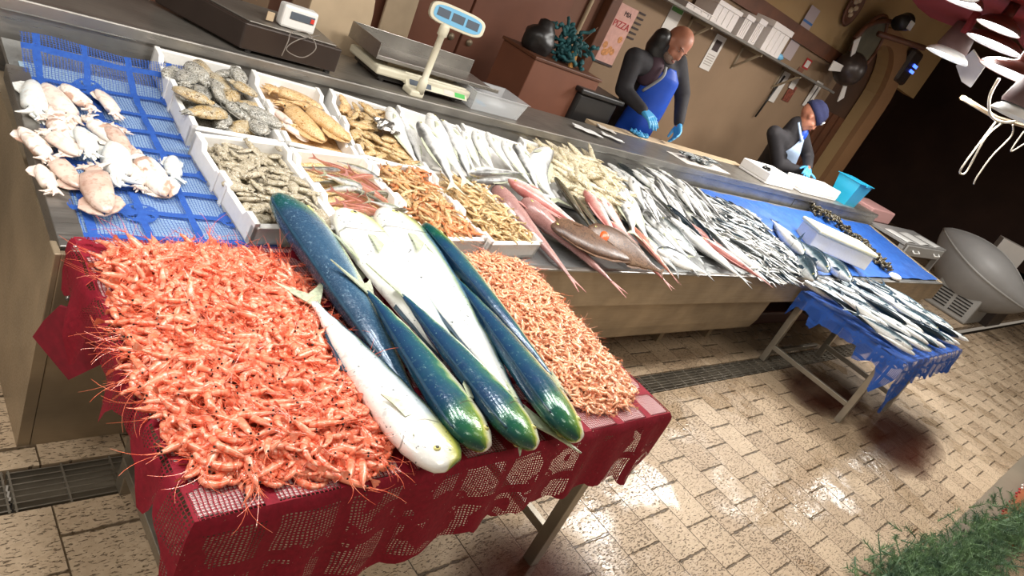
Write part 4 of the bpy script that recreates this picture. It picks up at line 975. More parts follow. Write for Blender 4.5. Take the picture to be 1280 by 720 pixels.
# ------------------------------------------------------------------ fish laid out on the display, one by one (head px, tail px, kind ...)
protoc = {}
def lay(h, t, kind, mat, fin, dz, roll=0, dors=1, bend=0, lab='', fat=1, name='fish', fork=.14, spread=.10, dfin=(.3, .75, .035), group=None, tz=None):
    key = (kind, mat, round(bend, 1), name); H = D(h[0], h[1], dz); T = D(t[0], t[1], tz if tz is not None else dz * .8)
    Mx = aim(H, T, roll=roll, dors=dors) @ Matrix.Diagonal((1, fat, fat, 1))
    if key not in protoc:
        o = make_fish(name, kind, M[mat], M[fin], bend, fork, spread, dfin, lab=lab, group=group); protoc[key] = o; o.matrix_world = Mx; return o
    return dup(protoc[key], Mx, lab, group)
def clear_group(o): 
    if 'group' in o: del o['group']
# long white fish in the fourth back box
WH = [((486, 134), (520, 202), .11, 'tall slim white fish touching the edge of the golden cuttlefish box'),
 ((499, 146), (527, 206), .10, 'narrow white fish between the box edge and the big white fish'),
 ((523, 152), (566, 230), .16, 'big white fish with grey forehead, standing in the middle of the back row box'),
 ((536, 142), (580, 224), .13, 'big white fish right behind the grey-headed one'),
 ((551, 150), (588, 222), .12, 'white fish with pale snout, third of the large ones in the back row box'),
 ((566, 160), (592, 210), .10, 'short silver-white fish with dark back left of the foam box divider'),
 ((578, 164), (602, 212), .10, 'short silver-white fish leaning against the foam box divider'),
 ((592, 164), (618, 214), .11, 'silver-white fish with dark mark beside the foam box divider'),
 ((608, 165), (642, 214), .12, 'broad white fish in the fifth back box, left of the striped one'),
 ((628, 176), (664, 230), .13, 'white fish with a row of dark dots along its side'),
 ((643, 180), (672, 236), .12, 'grey-edged white fish squeezed beside the dotted one')]
for h, t_, dz, lab in WH: clear_group(lay(h, t_, 'long', 'silver', 'fin', dz, 0, 1 if h[0] % 2 else -1, .2, lab, 1.15, 'white_fish', tz=dz * .75))
lay((688, 186), (690, 248), 'long', 'silver', 'fin', .15, .2, -1, .9, 'fat curled white fish, the brightest one, left of the straw-coloured strips', 1.55, 'white_fish', tz=.08)
lay((587, 216), (650, 216), 'long', 'silver', 'fin', .13, .5, 1, .2, 'slim white fish lying crosswise in front of the standing white fish', .9, 'white_fish')
lay((590, 226), (648, 224), 'long', 'silver', 'fin', .09, .3, 1, 0, 'white fish lying crosswise just above the long pink fish', 1, 'white_fish')
# pink, brown and red fish
lay((635, 224), (728, 286), 'long', 'rosy', 'fin_pink', .11, 0, 1, .1, 'white and rose fish lying behind the two long pink fish', 1.3, 'rosy_fish')
lay((618, 234), (712, 345), 'taper', 'pink', 'fin_pink', .07, .15, 1, .1, 'long pink fish with tail hanging over the counter edge, nearest the foam boxes', 1.25, 'pink_fish', fork=.17, spread=.05, dfin=None, tz=.02)
lay((652, 250), (765, 352), 'taper', 'pink', 'fin_pink', .09, .15, 1, .15, 'long pink fish with its thin tail hanging lowest over the counter edge', 1.35, 'pink_fish', fork=.17, spread=.03, dfin=None, tz=.02)
lay((694, 222), (738, 284), 'flat', 'olive', 'fin_b', .12, .45, 1, .1, 'narrow olive-brown fish in front of the curled white fish', .8, 'brown_flatfish')
lay((716, 244), (760, 300), 'flat', 'olive', 'fin_b', .09, .35, 1, .1, 'olive-brown fish half hidden behind the big brown flatfish', .8, 'brown_flatfish')
lay((684, 276), (800, 330), 'flat', 'brownf', 'fin_b', .085, 0, 1, .0, 'large oval brown flatfish lying in front of the others', 1.0, 'brown_flatfish', fork=.06, spread=.06, dfin=(.12, .9, .03))
o = lay((735, 284), (826, 340), 'flat', 'brownf', 'fin_b', .10, .5, -1, .1, 'brown fish with an open orange gill right of the oval flatfish', .9, 'brown_flatfish', fork=.06)
g = obj('open_gill', MB().ball((-.30, -.045, -.03), .06, 12, 8, (1, .5, 1.3)), plain('orange_gill', rgb(206, 92, 44), .3, var=.3, sc=60), o, smooth=True); g['label'] = 'orange open gill'
lay((731, 238), (772, 300), 'long', 'rosy', 'fin_pink', .12, 0, 1, .1, 'pink-striped white fish with big eye below the straw-coloured strips', 1.2, 'rosy_fish')
lay((750, 246), (786, 296), 'long', 'rosy', 'fin_pink', .11, 0, -1, .1, 'rose and white fish to the right of the pink-striped one', 1.2, 'rosy_fish')
lay((760, 276), (832, 352), 'long', 'rosy', 'fin_pink', .085, .2, 1, .1, 'long white and rose fish with tail over the counter edge left of the orange one', 1.1, 'rosy_fish', tz=.03)
lay((786, 280), (842, 346), 'long', 'orange', 'fin_pink', .08, .3, 1, .1, 'orange-red fish with tail fin over the front edge of the counter', 1.0, 'orange_fish', tz=.03)
lay((772, 240), (792, 290), 'long', 'silver', 'fin', .11, 0, 1, .2, 'plump white fish right of the rose ones, nose to the counter back', 1.4, 'white_fish')
lay((786, 246), (808, 296), 'long', 'silver', 'fin', .10, 0, -1, .2, 'white fish with rounded belly left of the big bream', 1.3, 'white_fish')
# bream and bass
lay((798, 288), (846, 338), 'fusi', 'bass', 'fin_g', .06, .8, -1, .1, 'dark-backed grey fish at the front edge left of the big bream', 1.0, 'grey_fish', tz=.03)
lay((806, 282), (866, 336), 'deep', 'bass', 'fin_g', .085, 0, -1, .0, 'big grey bream with white belly at the counter front edge', 1.0, 'bream', tz=.04)
lay((822, 312), (884, 342), 'deep', 'bass', 'fin_g', .06, .4, -1, .0, 'dark-headed bream lying lowest at the front edge', .8, 'bream', tz=.03)
lay((838, 272), (928, 348), 'fusi', 'silver', 'fin_g', .07, 0, -1, .15, 'long bright white fish running to the front edge right of the breams', .8, 'white_bass', tz=.03)
lay((824, 270), (880, 330), 'fusi', 'bass', 'fin_g', .07, 1.0, -1, .1, 'dark grey back of a fish between bream and long white fish', .9, 'grey_fish', tz=.03)
lay((872, 296), (952, 348), 'fusi', 'rosy', 'fin_pink', .065, .1, 1, .1, 'red-speckled pink fish at the front edge right of the long white fish', .95, 'red_fish', tz=.03)
lay((852, 274), (930, 334), 'fusi', 'rosy', 'fin_pink', .05, .2, 1, .1, 'pinkish fish squeezed behind the red-speckled one', .8, 'red_fish', tz=.03)
lay((890, 292), (962, 348), 'fusi', 'bass', 'fin_g', .055, .3, -1, .1, 'grey fish with dark back just right of the red-speckled one', .9, 'grey_fish', tz=.03)
lay((912, 298), (984, 346), 'fusi', 'bass', 'fin_g', .065, .3, 1, .1, 'large grey fish with white belly lowest at the right end of the steel bed', 1.0, 'grey_fish', tz=.03)
lay((930, 318), (990, 350), 'fusi', 'silver', 'fin_g', .05, 0, 1, .1, 'white-bellied fish under the sardines at the right end of the steel bed', .8, 'white_bass', tz=.03)
lay((834, 256), (882, 300), 'fusi', 'bonito', 'fin_d', .09, .8, 1, .1, 'blue-dark slim fish crossing above the breams', .8, 'dark_fish')
lay((864, 270), (900, 312), 'fusi', 'bonito', 'fin_d', .07, .8, 1, .1, 'second blue-dark slim fish, right of and below the first', .8, 'dark_fish')
lay((880, 284), (926, 330), 'fusi', 'bass', 'fin_g', .06, .7, 1, .1, 'grey-backed slim fish left of the sardine heap', .8, 'grey_fish')
# the many silver fish in the rear right part
rnd = random.Random(5)
rows = [((765, 216), (800, 262), 7, .09), ((800, 218), (835, 262), 5, .10), ((812, 220), (846, 262), 5, .11), ((830, 224), (868, 274), 5, .10), ((846, 232), (884, 278), 4, .09)]
SR = []
for k in range(28):
    a = rnd.random(); hx = 770 + 95 * a + rnd.uniform(-6, 6); hy = 214 + 16 * a + rnd.uniform(-3, 22); L = rnd.uniform(38, 52)
    th = math.radians(58 - 10 * a + rnd.uniform(-9, 9)); SR.append(((hx, hy), (hx + L * math.cos(th), hy + L * math.sin(th)), .13 - .06 * (hy - 214) / 40))
for h, t_, dz in SR: lay(h, t_, 'long', 'silver', 'fin_g', dz, rnd.uniform(-.3, .6), rnd.choice((-1, 1)), rnd.choice((0, .2)), 'silver-white fish in the rear heap beneath the steel counter face', 1.1, 'silver_fish', group='silver fish in the rear heap')
# a bed of ice-white fish under the display heap
fp = [tuple(D(x, y, .04)[:2]) for x, y in [(768, 222), (800, 216), (850, 226), (884, 268), (905, 300), (950, 338), (900, 340), (850, 330), (812, 290), (780, 262)]]
for k, p in enumerate(dart(fp, .075, rnd, 70)):
    L = rnd.uniform(.24, .34); a = math.radians(-66 + rnd.gauss(0, 12)); dz = rnd.uniform(.025, .06)
    c = Vector((p[0], p[1], zs(p[1]) + dz)); d = Vector((math.cos(a), math.sin(a), -SL * 0 + math.sin(a) * SL)) * L / 2
    if c.y + d.y < 1.66: continue
    Mx = aim(c - d, c + d, roll=rnd.uniform(-.3, .9), dors=rnd.choice((-1, 1))) @ Matrix.Diagonal((1, 1.05, 1.05, 1))
    dup(protoc[rnd.choice([q for q in protoc if q[1] in ('bass', 'silver') and q[0] != 'deep' and q[2] < .5])], Mx, 'grey or white fish wedged beneath the larger fish in the middle of the bed', 'fish wedged under the larger ones')
# sardines
sard = [make_fish('sardine', 'fusi', M['bonito' if k == 1 else 'silver' if k != 2 else 'bass'], M['fin_g'], .1 * k, .14, .1, None, False) for k in range(3)]
poly = [tuple(D(x, y, .04)[:2]) for x, y in [(868, 240), (900, 248), (935, 262), (962, 290), (985, 318), (1003, 342), (985, 350), (955, 346), (925, 318), (895, 292), (868, 262)]]
pts = dart(poly, .028, rnd, 420); used = set()
for i, p in enumerate(pts[:290]):
    k = rnd.randrange(3); e = min(1, edge_d(p, poly) / .15); z = zs(p[1]) + .02 + .05 * e + rnd.uniform(0, .012)
    Mx = Matrix.Translation((p[0], p[1], z)) @ Matrix.Rotation(math.radians(-62 + rnd.gauss(0, 40)), 4, 'Z') @ Matrix.Rotation(PI / 2 + rnd.gauss(0, .5), 4, 'X') @ Matrix.Scale(rnd.uniform(.12, .17), 4)
    lab = 'small silver sardine in the loose heap at the right end of the steel bed'
    if k in used: dup(sard[k], Mx, lab, 'sardines in the loose heap')
    else: used.add(k); sard[k].matrix_world = Mx; tag(sard[k], lab, 'sardine', 'sardines in the loose heap')
b = MB().grid(lambda u, v: None, 0, 0) if False else MB()
c0 = Vector((sum(p[0] for p in poly) / len(poly), sum(p[1] for p in poly) / len(poly)))
for r in (1.0, .8, .5):
    for p in poly:
        q = c0 + (Vector(p) - c0) * r; b.v.append((q.x, q.y, zs(q.y) + .008 + .055 * (1 - r ** 2))); b.uv.append((0, 0))
n_ = len(poly)
for k in range(2):
    for i in range(n_): b.f.append((k * n_ + i, k * n_ + (i + 1) % n_, (k + 1) * n_ + (i + 1) % n_, (k + 1) * n_ + i))
b.f.append(tuple(range(2 * n_, 3 * n_)))
o = obj('sardine_layer', b, M['bass'], smooth=True); tag(o, 'packed lower layer of sardines beneath the loose heap', 'sardines', None, 'stuff')
# straw coloured cuttlefish strips
cs = [cephalopod('straw_cuttlefish', M['strip'], M['strip'], seed=90 + k, simple=True) for k in range(4)]
poly = [tuple(D(x, y, .10)[:2]) for x, y in [(672, 178), (710, 186), (748, 198), (768, 216), (784, 244), (778, 262), (752, 250), (722, 244), (700, 222), (684, 200)]]
used = set()
for i, p in enumerate(dart(poly, .03, rnd, 170)):
    k = rnd.randrange(4); e = min(1, edge_d(p, poly) / .1); z = zs(p[1]) + .04 + .05 * e + rnd.uniform(0, .035); s = rnd.uniform(.17, .26)
    Mx = Matrix.Translation((p[0], p[1], z)) @ Matrix.Rotation(math.radians(-70 + rnd.gauss(0, 32)), 4, 'Z') @ Matrix.Rotation(rnd.gauss(0, .6), 4, 'X') @ Matrix.Rotation(rnd.gauss(0, .2), 4, 'Y') @ Matrix.Diagonal((s * 1.1, s * .6, s * .9, 1))
    lab = 'straw-coloured small cuttlefish in the heap between the white fish and the silver fish'
    if k in used: dup(cs[k], Mx, lab, 'straw-coloured cuttlefish in the heap')
    else: used.add(k); cs[k].matrix_world = Mx; tag(cs[k], lab, 'cuttlefish', 'straw-coloured cuttlefish in the heap')
# dark-backed bonitos: some on the bed, then the far table
def bon(h, t_, z, roll, dors, lab, group=None, fat=.95, plane=None):
    H = at(h[0], h[1], z); T = at(t_[0], t_[1], z - .01); Mx = aim(H, T, (0, 0, 1), roll, dors) @ Matrix.Diagonal((1, fat, fat, 1))
    if 'bon' not in protoc: protoc['bon'] = make_fish('bonito', 'fusi', M['bonito'], M['fin_d'], .1, .13, .12, (.3, .8, .02), lab=lab, group=group); protoc['bon'].matrix_world = Mx; o = protoc['bon']
    else: o = dup(protoc['bon'], Mx, lab, group)
    if not group and 'group' in o: del o['group']
    return o
bon((1004, 318), (966, 276), .80, .0, 1, 'bonito with tail fin raised highest against the blue sheet')
bon((996, 326), (958, 292), .77, .0, 1, 'white-bellied bonito left of the raised tail, on the blue sheet')
bon((1036, 340), (998, 300), .78, .9, 1, 'dark-backed bonito beside the foam box with the pale lid')
bon((1018, 350), (990, 310), .76, 1.0, 1, 'dark bonito sliding from the bed toward the far table, next to the sardines')
bon((1064, 352), (1022, 312), .76, .8, 1, 'dark bonito close under the foam box with the pale lid')
n_b = 0
for row in range(7):
    for col in range(8):
        x = BX0 + .02 + col * .205 + rnd.uniform(-.03, .03); y = BY1 - .02 - row * .115 + rnd.uniform(-.02, .02)
        z = BZ + .055 + .045 * (1 - abs(row - 3) / 4) + (.02 if (row + col) % 2 else 0)
        a = math.radians(-58 + rnd.gauss(0, 7)); L = rnd.uniform(.36, .42)
        if y < .95 and False: continue
        H = Vector((x + L / 2 * math.cos(a), max(.80, y + L / 2 * math.sin(a)), z - .01)); T = Vector((x - L / 2 * math.cos(a), y - L / 2 * math.sin(a), z + .015))
        if T.y > 1.85: continue
        Mx = aim(H, T, (0, 0, 1), rnd.choice((.0, .1, .8, -.2, .5)), rnd.choice((1, 1, -1))) @ Matrix.Diagonal((1, .95, .95, 1))
        if row == 0 and col == 0: pass
        dup(protoc['bon'], Mx, 'dark-backed silver bonito in the pile covering the blue clothed table', 'bonitos piled on the far table'); n_b += 1
# ------------------------------------------------------------------ on the counter ledge
Z = .951
def bxobj(name, x0, x1, y0, y1, z0, z1, mat, parent, bev=.004, lab=None):
    q = pt(name, MB().box(x0, x1, y0, y1, z0, z1), mat, parent, bevel=bev)
    if lab: q['label'] = lab
    return q
# black scale box
o = empty('black_scale', (1.3, 2.85, Z), 'black box-shaped scale under the white display unit at the left of the counter', 'scale')
pt('housing', MB().prism([(1.20, 2.69), (1.62, 2.69), (1.62, 3.02), (.98, 3.02)], Z + .012, Z + .115), M['darkbox'], o, bevel=.006)
pt('platform', MB().prism([(1.22, 2.71), (1.60, 2.71), (1.60, 3.0), (1.03, 3.0)], Z + .115, Z + .122), M['steel_dark'], o, bevel=.003)
for x, y in ((1.24, 2.71), (1.59, 2.71), (1.58, 2.99), (1.1, 2.99)): pt('foot', MB().lathe([(.014, Z), (.014, Z + .013)], 10, Matrix.Translation((x, y, 0)), True), M['black'], o)
dspx = onY(352, 8, 2.74); 
o = empty('scale_display', (1.44, 2.75, Z + .123), 'white scale display unit with grey screen and red key standing on the black scale', 'display')
pt('housing', MB().box(1.355, 1.505, 2.745, 2.80, Z + .125, Z + .215), M['whitep'], o, bevel=.010)
s_ = bxobj('screen', 1.385, 1.49, 2.741, 2.746, Z + .165, Z + .195, M['screen_grey'], o, .002)
bxobj('red_button', 1.472, 1.488, 2.738, 2.742, Z + .17, Z + .188, M['redk'], o, .001)
bxobj('tag', 1.30, 1.33, 2.757, 2.762, Z + .13, Z + .165, M['wood_l'], o, .001)
pts_ = [onY(400, 44, 2.735), onY(372, 50, 2.66), onY(358, 62, 2.645), onY(378, 72, 2.645), onY(395, 60, 2.645), onY(385, 42, 2.68), onY(365, 40, 2.68), onY(360, 52, 2.65), onY(352, 70, 2.645)]
def smooth_pts(P, k=6):
    P = [Vector(p) for p in P]; out = []
    for i in range(len(P) - 1):
        p0, p1, p2, p3 = P[max(i - 1, 0)], P[i], P[i + 1], P[min(i + 2, len(P) - 1)]
        for j in range(k):
            t = j / k; out.append(.5 * ((2 * p1) + (p2 - p0) * t + (2 * p0 - 5 * p1 + 4 * p2 - p3) * t * t + (3 * p1 - p0 - 3 * p2 + p3) * t ** 3))
    return out + [P[-1]]
w = obj('cable', MB().tube(smooth_pts(pts_), .0022, 6), M['gcable'], smooth=True); tag(w, 'thin looped grey cable hanging from the white scale display', 'cable')
# weighing scale with a steel pan, display post
o = empty('weighing_scale', (2.1, 2.85, Z), 'cream weighing scale with wide steel pan and customer display on a tall post', 'scale')
pt('base', MB().prism([(1.86, 2.76), (2.42, 2.74), (2.42, 3.04), (1.86, 3.04)], Z + .035, Z + .075), M['cream'], o, bevel=.01)
pt('underside', MB().prism([(1.89, 2.78), (2.40, 2.76), (2.38, 3.02), (1.89, 3.02)], Z + .012, Z + .036), M['black'], o, bevel=.004)
for x, y in ((1.92, 2.80), (2.36, 2.79), (2.36, 3.0), (1.92, 3.0)): pt('foot', MB().lathe([(.016, Z), (.016, Z + .013)], 10, Matrix.Translation((x, y, 0)), True), M['black'], o)
pt('keypad', MB().add([(2.02, 2.735, Z + .03), (2.40, 2.725, Z + .03), (2.40, 2.765, Z + .08), (2.02, 2.775, Z + .08), (2.02, 2.78, Z + .03), (2.40, 2.78, Z + .03)], [(0, 1, 2, 3), (0, 4, 5, 1), (3, 2, 5, 4), (0, 3, 4), (1, 5, 2)]), M['cream'], o)
def keyp(x0, x1, mat, nm):
    y = lambda x: 2.7345 - .01 * (x - 2.02) / .38
    return pt(nm, MB().add([(x0, y(x0) + .003, Z + .036), (x1, y(x1) + .003, Z + .036), (x1, y(x1) + .033, Z + .074), (x0, y(x0) + .033, Z + .074)], [(0, 1, 2, 3)]), mat, o)
keyp(2.04, 2.17, M['screen_grey'], 'screen'); keyp(2.25, 2.31, M['paper'], 'key_label'); keyp(2.32, 2.385, M['green_key'], 'green_keys')
pt('pan_support', MB().box(1.95, 2.36, 2.83, 2.98, Z + .075, Z + .10), M['steel_warm'], o)
pan = MB(); P0, P1, Q0, Q1 = 1.84, 2.62, 2.77, 3.05; zp = Z + .10
pan.box(P0, P1, Q0, Q1, zp, zp + .004)
for (x0, x1, y0_, y1_) in ((P0, P0 + .004, Q0, Q1), (P0, P1, Q1 - .004, Q1)): pan.box(x0, x1, y0_, y1_, zp, zp + .075)
pan.box(P0, P1, Q0, Q0 + .004, zp, zp + .02)
pt('weighing_pan', pan, M['steel'], o, bevel=.002)
a, c = onY(522, 118, 2.71), onY(553, 40, 2.71); px_, py_ = a.x, 2.71
px_ = at(522, 121, Z)[0]; py_ = at(522, 121, Z)[1]
pt('post_foot', MB().box(px_ - .06, px_ + .018, py_ - .02, py_ + .06, Z, Z + .03), M['cream'], o, bevel=.008)
post = pt('display_post', MB().lathe([(.022, Z + .02), (.022, Z + .085), (.016, Z + .09), (.016, Z + .30), (.024, Z + .305), (.024, Z + .345), (.02, Z + .36)], 16, Matrix.Translation((px_, py_, 0)), True), M['cream'], o, smooth=True)
hd = MB(); W_, H_ = .135, .045
def disp(w, h, dpt, ypos):
    pl = [(w * math.copysign(abs(math.cos(a)) ** .5, math.cos(a)), h * math.copysign(abs(math.sin(a)) ** .6, math.sin(a))) for a in [2 * PI * k / 32 for k in range(32)]]
    return pl
Mh = Matrix.Translation((px_ + .045, py_ - .005, Z + .395)) @ Matrix.Rotation(-.42, 4, 'Z') @ Matrix.Rotation(PI / 2 - .15, 4, 'X')
h_ = pt('customer_display', MB().prism(disp(.135, .048, 0, 0), -.025, .02, Mh), M['cream'], o, bevel=.006)
q = MB().prism(disp(.118, .036, 0, 0), .019, .0225, Mh); q = obj('display_face', q, M['label_blue'], h_)
for k in (-1, 0, 1): obj('screen', MB().prism([(k * .072 - .03, -.016), (k * .072 + .03, -.016), (k * .072 + .03, .020), (k * .072 - .03, .020)], .022, .024, Mh), M['screen_grey'], h_)
# clear tub
o = empty('plastic_tub', (2.62, 2.82, Z), 'clear rectangular plastic tub with scraps inside, right of the weighing scale', 'tub')
def tubmesh(x0, x1, y0, y1, z, h, fl=.02, th=.003, lip=.01):
    b = MB()
    lo = [(x0 + fl, y0 + fl), (x1 - fl, y0 + fl), (x1 - fl, y1 - fl), (x0 + fl, y1 - fl)]; hi = [(x0, y0), (x1, y0), (x1, y1), (x0, y1)]; hl = [(x0 - lip, y0 - lip), (x1 + lip, y0 - lip), (x1 + lip, y1 + lip), (x0 - lip, y1 + lip)]
    vs = [(p[0], p[1], z) for p in lo] + [(p[0], p[1], z + h) for p in hi] + [(p[0], p[1], z + h) for p in hl]
    fs = [(3, 2, 1, 0)] + [(i, (i + 1) % 4, 4 + (i + 1) % 4, 4 + i) for i in range(4)] + [(4 + i, 4 + (i + 1) % 4, 8 + (i + 1) % 4, 8 + i) for i in range(4)]
    return b.add(vs, fs)
pt('tub_wall', tubmesh(2.42, 2.80, 2.70, 2.92, Z + .001, .10), M['clear'], o, solid=.003)
o = obj('plastic_bag', MB().ball((0, 0, 0), .05, 14, 10, (1.4, .8, .5)), M['clear'], smooth=True); o.location = (2.68, 2.81, Z + .03); tag(o, 'crumpled clear plastic bag inside the tub on the counter', 'bag')
o = obj('scissors_handle', MB().tube([(0 + .02 * math.cos(a), .035 * math.sin(a), 0) for a in [k * PI / 8 for k in range(17)]], .005, 6), M['label_blue'], smooth=True); o.location = (2.55, 2.79, Z + .022); tag(o, 'blue-grey loop handle inside the clear tub', 'handle')
# brown crate with nets and a potted tangle, black bin
cx, cy = 2.93, 3.5
def box_at(name, x0, x1, y0, y1, z0, z1, mat, label, cat, rz=0, fl=0, th=.012):
    cxx, cyy = (x0 + x1) / 2, (y0 + y1) / 2
    o = empty(name, (cxx, cyy, z0), label, cat, rz=rz); w_, d_ = (x1 - x0) / 2, (y1 - y0) / 2
    return o, w_, d_
o, w_, d_ = box_at('brown_crate', 3.3, 3.98, 3.30, 3.65, .95, 1.2, None, 'brown wooden crate with a net heap on top behind the counter', 'crate')
obj('crate_body', MB().box(-w_, w_, -d_, d_, -.95, .25), M['brownbox'], o, bevel=.006)
obj('crate_rim', MB().box(-w_ - .01, w_ + .01, -d_ - .01, d_ + .01, .25, .27), M['wood'], o, bevel=.004)
o = empty('black_bin', (4.02, 3.42, .0), 'black plastic bin with lid standing right of the brown crate', 'bin')
obj('bin_body', MB().prism([(-.22, -.16), (.22, -.16), (.22, .16), (-.22, .16)], 0, 1.10), M['black'], o, bevel=.02)
obj('lid', MB().prism([(-.25, -.19), (.25, -.19), (.25, .19), (-.25, .19)], 1.10, 1.135), M['black'], o, bevel=.01)
net = MB(); rnd = random.Random(3)
for k in range(80):
    p = Vector((rnd.gauss(0, .07), rnd.gauss(0, .05), rnd.uniform(.0, .22))); d = Vector((rnd.gauss(0, 1), rnd.gauss(0, 1), rnd.gauss(0, 1))).normalized(); pp = [p]
    for s in range(5): d = (d + Vector((rnd.gauss(0, .8), rnd.gauss(0, .8), rnd.gauss(0, .8) - .1))).normalized(); pp.append(pp[-1] + d * .022)
    net.tube(pp, .012, 5)
o = obj('net_tangle', net, plain('teal_net', rgb(34, 84, 88), .7, var=.5, sc=20), smooth=True); o.location = (3.68, 3.45, 1.23); tag(o, 'teal tangle of netting heaped on the brown crate', 'net')
sk = MB().ball((0, 0, 0), .12, 22, 16, (1, .8, .9)); sk.v = [tuple(Vector(q) * (1 + .22 * noise.noise(Vector(q) * 14) + (.25 if q[2] > .09 else 0))) for q in sk.v]; o = obj('black_sack', sk, M['black'], smooth=True); o.location = (3.42, 3.46, 1.30); tag(o, 'black sack on the left end of the brown crate', 'sack')
o = obj('orange_rag', MB().prism([(-.03, -.05), (.03, -.04), (.04, .05), (-.02, .06)], 0, .015), plain('ochre_rag', rgb(150, 104, 40), .8)); o.location = (3.70, 3.38, 1.26); o.rotation_euler = (1.3, 0, .2); tag(o, 'small ochre tag hanging in the teal netting', 'tag')
o = obj('thin_stick', MB().tube([(0, 0, 0), (.12, -.02, .22)], .005, 6), M['wood']); o.location = (3.72, 3.44, 1.30); tag(o, 'thin stick poking up from the teal netting', 'stick')
# papers, gloves, fish tray, foam boxes, blue tub
def flatthing(name, cpx, w_, d_, h, rz, mat, label, cat, z=Z):
    p = at(cpx[0], cpx[1], z); o = obj(name, MB().grid(lambda u, v: ((u - .5) * w_, (v - .5) * d_, h * (.6 + .4 * noise.noise(Vector((u * 4, v * 4, w_ * 50))))), 10, 10), mat, smooth=True, solid=.004)
    o.location = p; o.location.z = z + .003; o.rotation_euler = (0, 0, rz); return tag(o, label, cat)
flatthing('paper_wad', (733, 166), .21, .075, .02, -.5, M['white'], 'white folded cloth on the counter, left of two', 'cloth')
flatthing('paper_wad', (757, 163), .14, .07, .015, -.5, M['paper'], 'small lilac-white packet behind the folded cloths', 'packet')
flatthing('paper_wad', (764, 174), .17, .06, .018, -.6, M['white'], 'white folded cloth on the counter, right of two', 'cloth')
gl = MB(); rnd = random.Random(8)
for k in range(16):
    p = Vector((rnd.gauss(0, .05), rnd.gauss(0, .03), .012)); d = Vector((rnd.gauss(0, 1), rnd.gauss(0, 1), .1)).normalized(); gl.tube([p, p + d * .03, p + d * .055], [.012, .012, .008], 6)
o = obj('glove_pile', gl, M['glove'], smooth=True); o.location = at(800, 171, Z); o.location.z = Z + .004; tag(o, 'crumpled pair of blue gloves lying on the counter in front of the man', 'gloves')
p = at(872, 203, Z)
o = obj('paper_sheet', MB().prism([(-.34, -.10), (.38, -.12), (.34, .12), (-.36, .09)], 0, .003), M['paper']); o.location = p; o.location.z = Z + .001; o.rotation_euler = (0, 0, .05); tag(o, 'white paper sheet under the small fish on the counter', 'paper')
first = None
for k in range(26):
    Mx = Matrix.Translation((p.x + rnd.gauss(0, .12), p.y + rnd.gauss(0, .04), Z + .018 + rnd.uniform(0, .02))) @ Matrix.Rotation(rnd.gauss(.1, .35), 4, 'Z') @ Matrix.Rotation(PI / 2, 4, 'X') @ Matrix.Scale(.17, 4)
    lab = 'thin silver fish lying on the white paper on the counter top'
    if first is None: first = make_fish('anchovy', 'fusi', M['bass'], M['fin_g'], .1, .14, .1, None, False); first.matrix_world = Mx; first.scale = first.scale; tag(first, lab, 'fish', 'thin fish on the paper')
    else: dup(first, Mx, lab, 'thin fish on the paper')
def fbox(name, px0, w_, d_, h, rz, label, z=Z, mat='foam'):
    p = at(px0[0], px0[1], z); b = MB(); th = .02
    b.box(-w_ / 2, w_ / 2, -d_ / 2, d_ / 2, 0, th)
    for q in ((-w_ / 2, -w_ / 2 + th, -d_ / 2, d_ / 2), (w_ / 2 - th, w_ / 2, -d_ / 2, d_ / 2), (-w_ / 2 + th, w_ / 2 - th, -d_ / 2, -d_ / 2 + th), (-w_ / 2 + th, w_ / 2 - th, d_ / 2 - th, d_ / 2)): b.box(*q, th, h)
    o = obj(name, b, M[mat], bevel=.006); o.location = (p.x, p.y, z + .002); o.rotation_euler = (0, 0, rz); return tag(o, label, 'foam box')
fbox('foam_box', (957, 224), .62, .30, .10, .02, 'open white foam box on the counter top, the left of two near the second worker')
fbox('foam_box', (1012, 240), .95, .22, .11, .02, 'long white foam box on the counter top beside the light blue tub')
o = obj('black_pellets', MB().ball((0, 0, 0), .02, 8, 6).ball((.05, .01, .005), .022, 8, 6).ball((.1, .0, 0), .02, 8, 6), M['eye_b'], smooth=True); o.location = at(955, 210, Z + .1); tag(o, 'small black objects on the rim of the left foam box on the counter', 'clip')
o = empty('blue_tub', tuple(at(1052, 252, Z)), 'light blue plastic tub standing at the far end of the counter', 'tub')
o.location.z = Z
obj('tub_wall', tubmesh(-.19, .19, -.13, .13, .001, .27, .035, lip=.015), M['cyan'], o, solid=.006)
obj('handle', MB().box(-.05, .05, -.155, -.14, .255, .28), M['cyan'], o, bevel=.003)

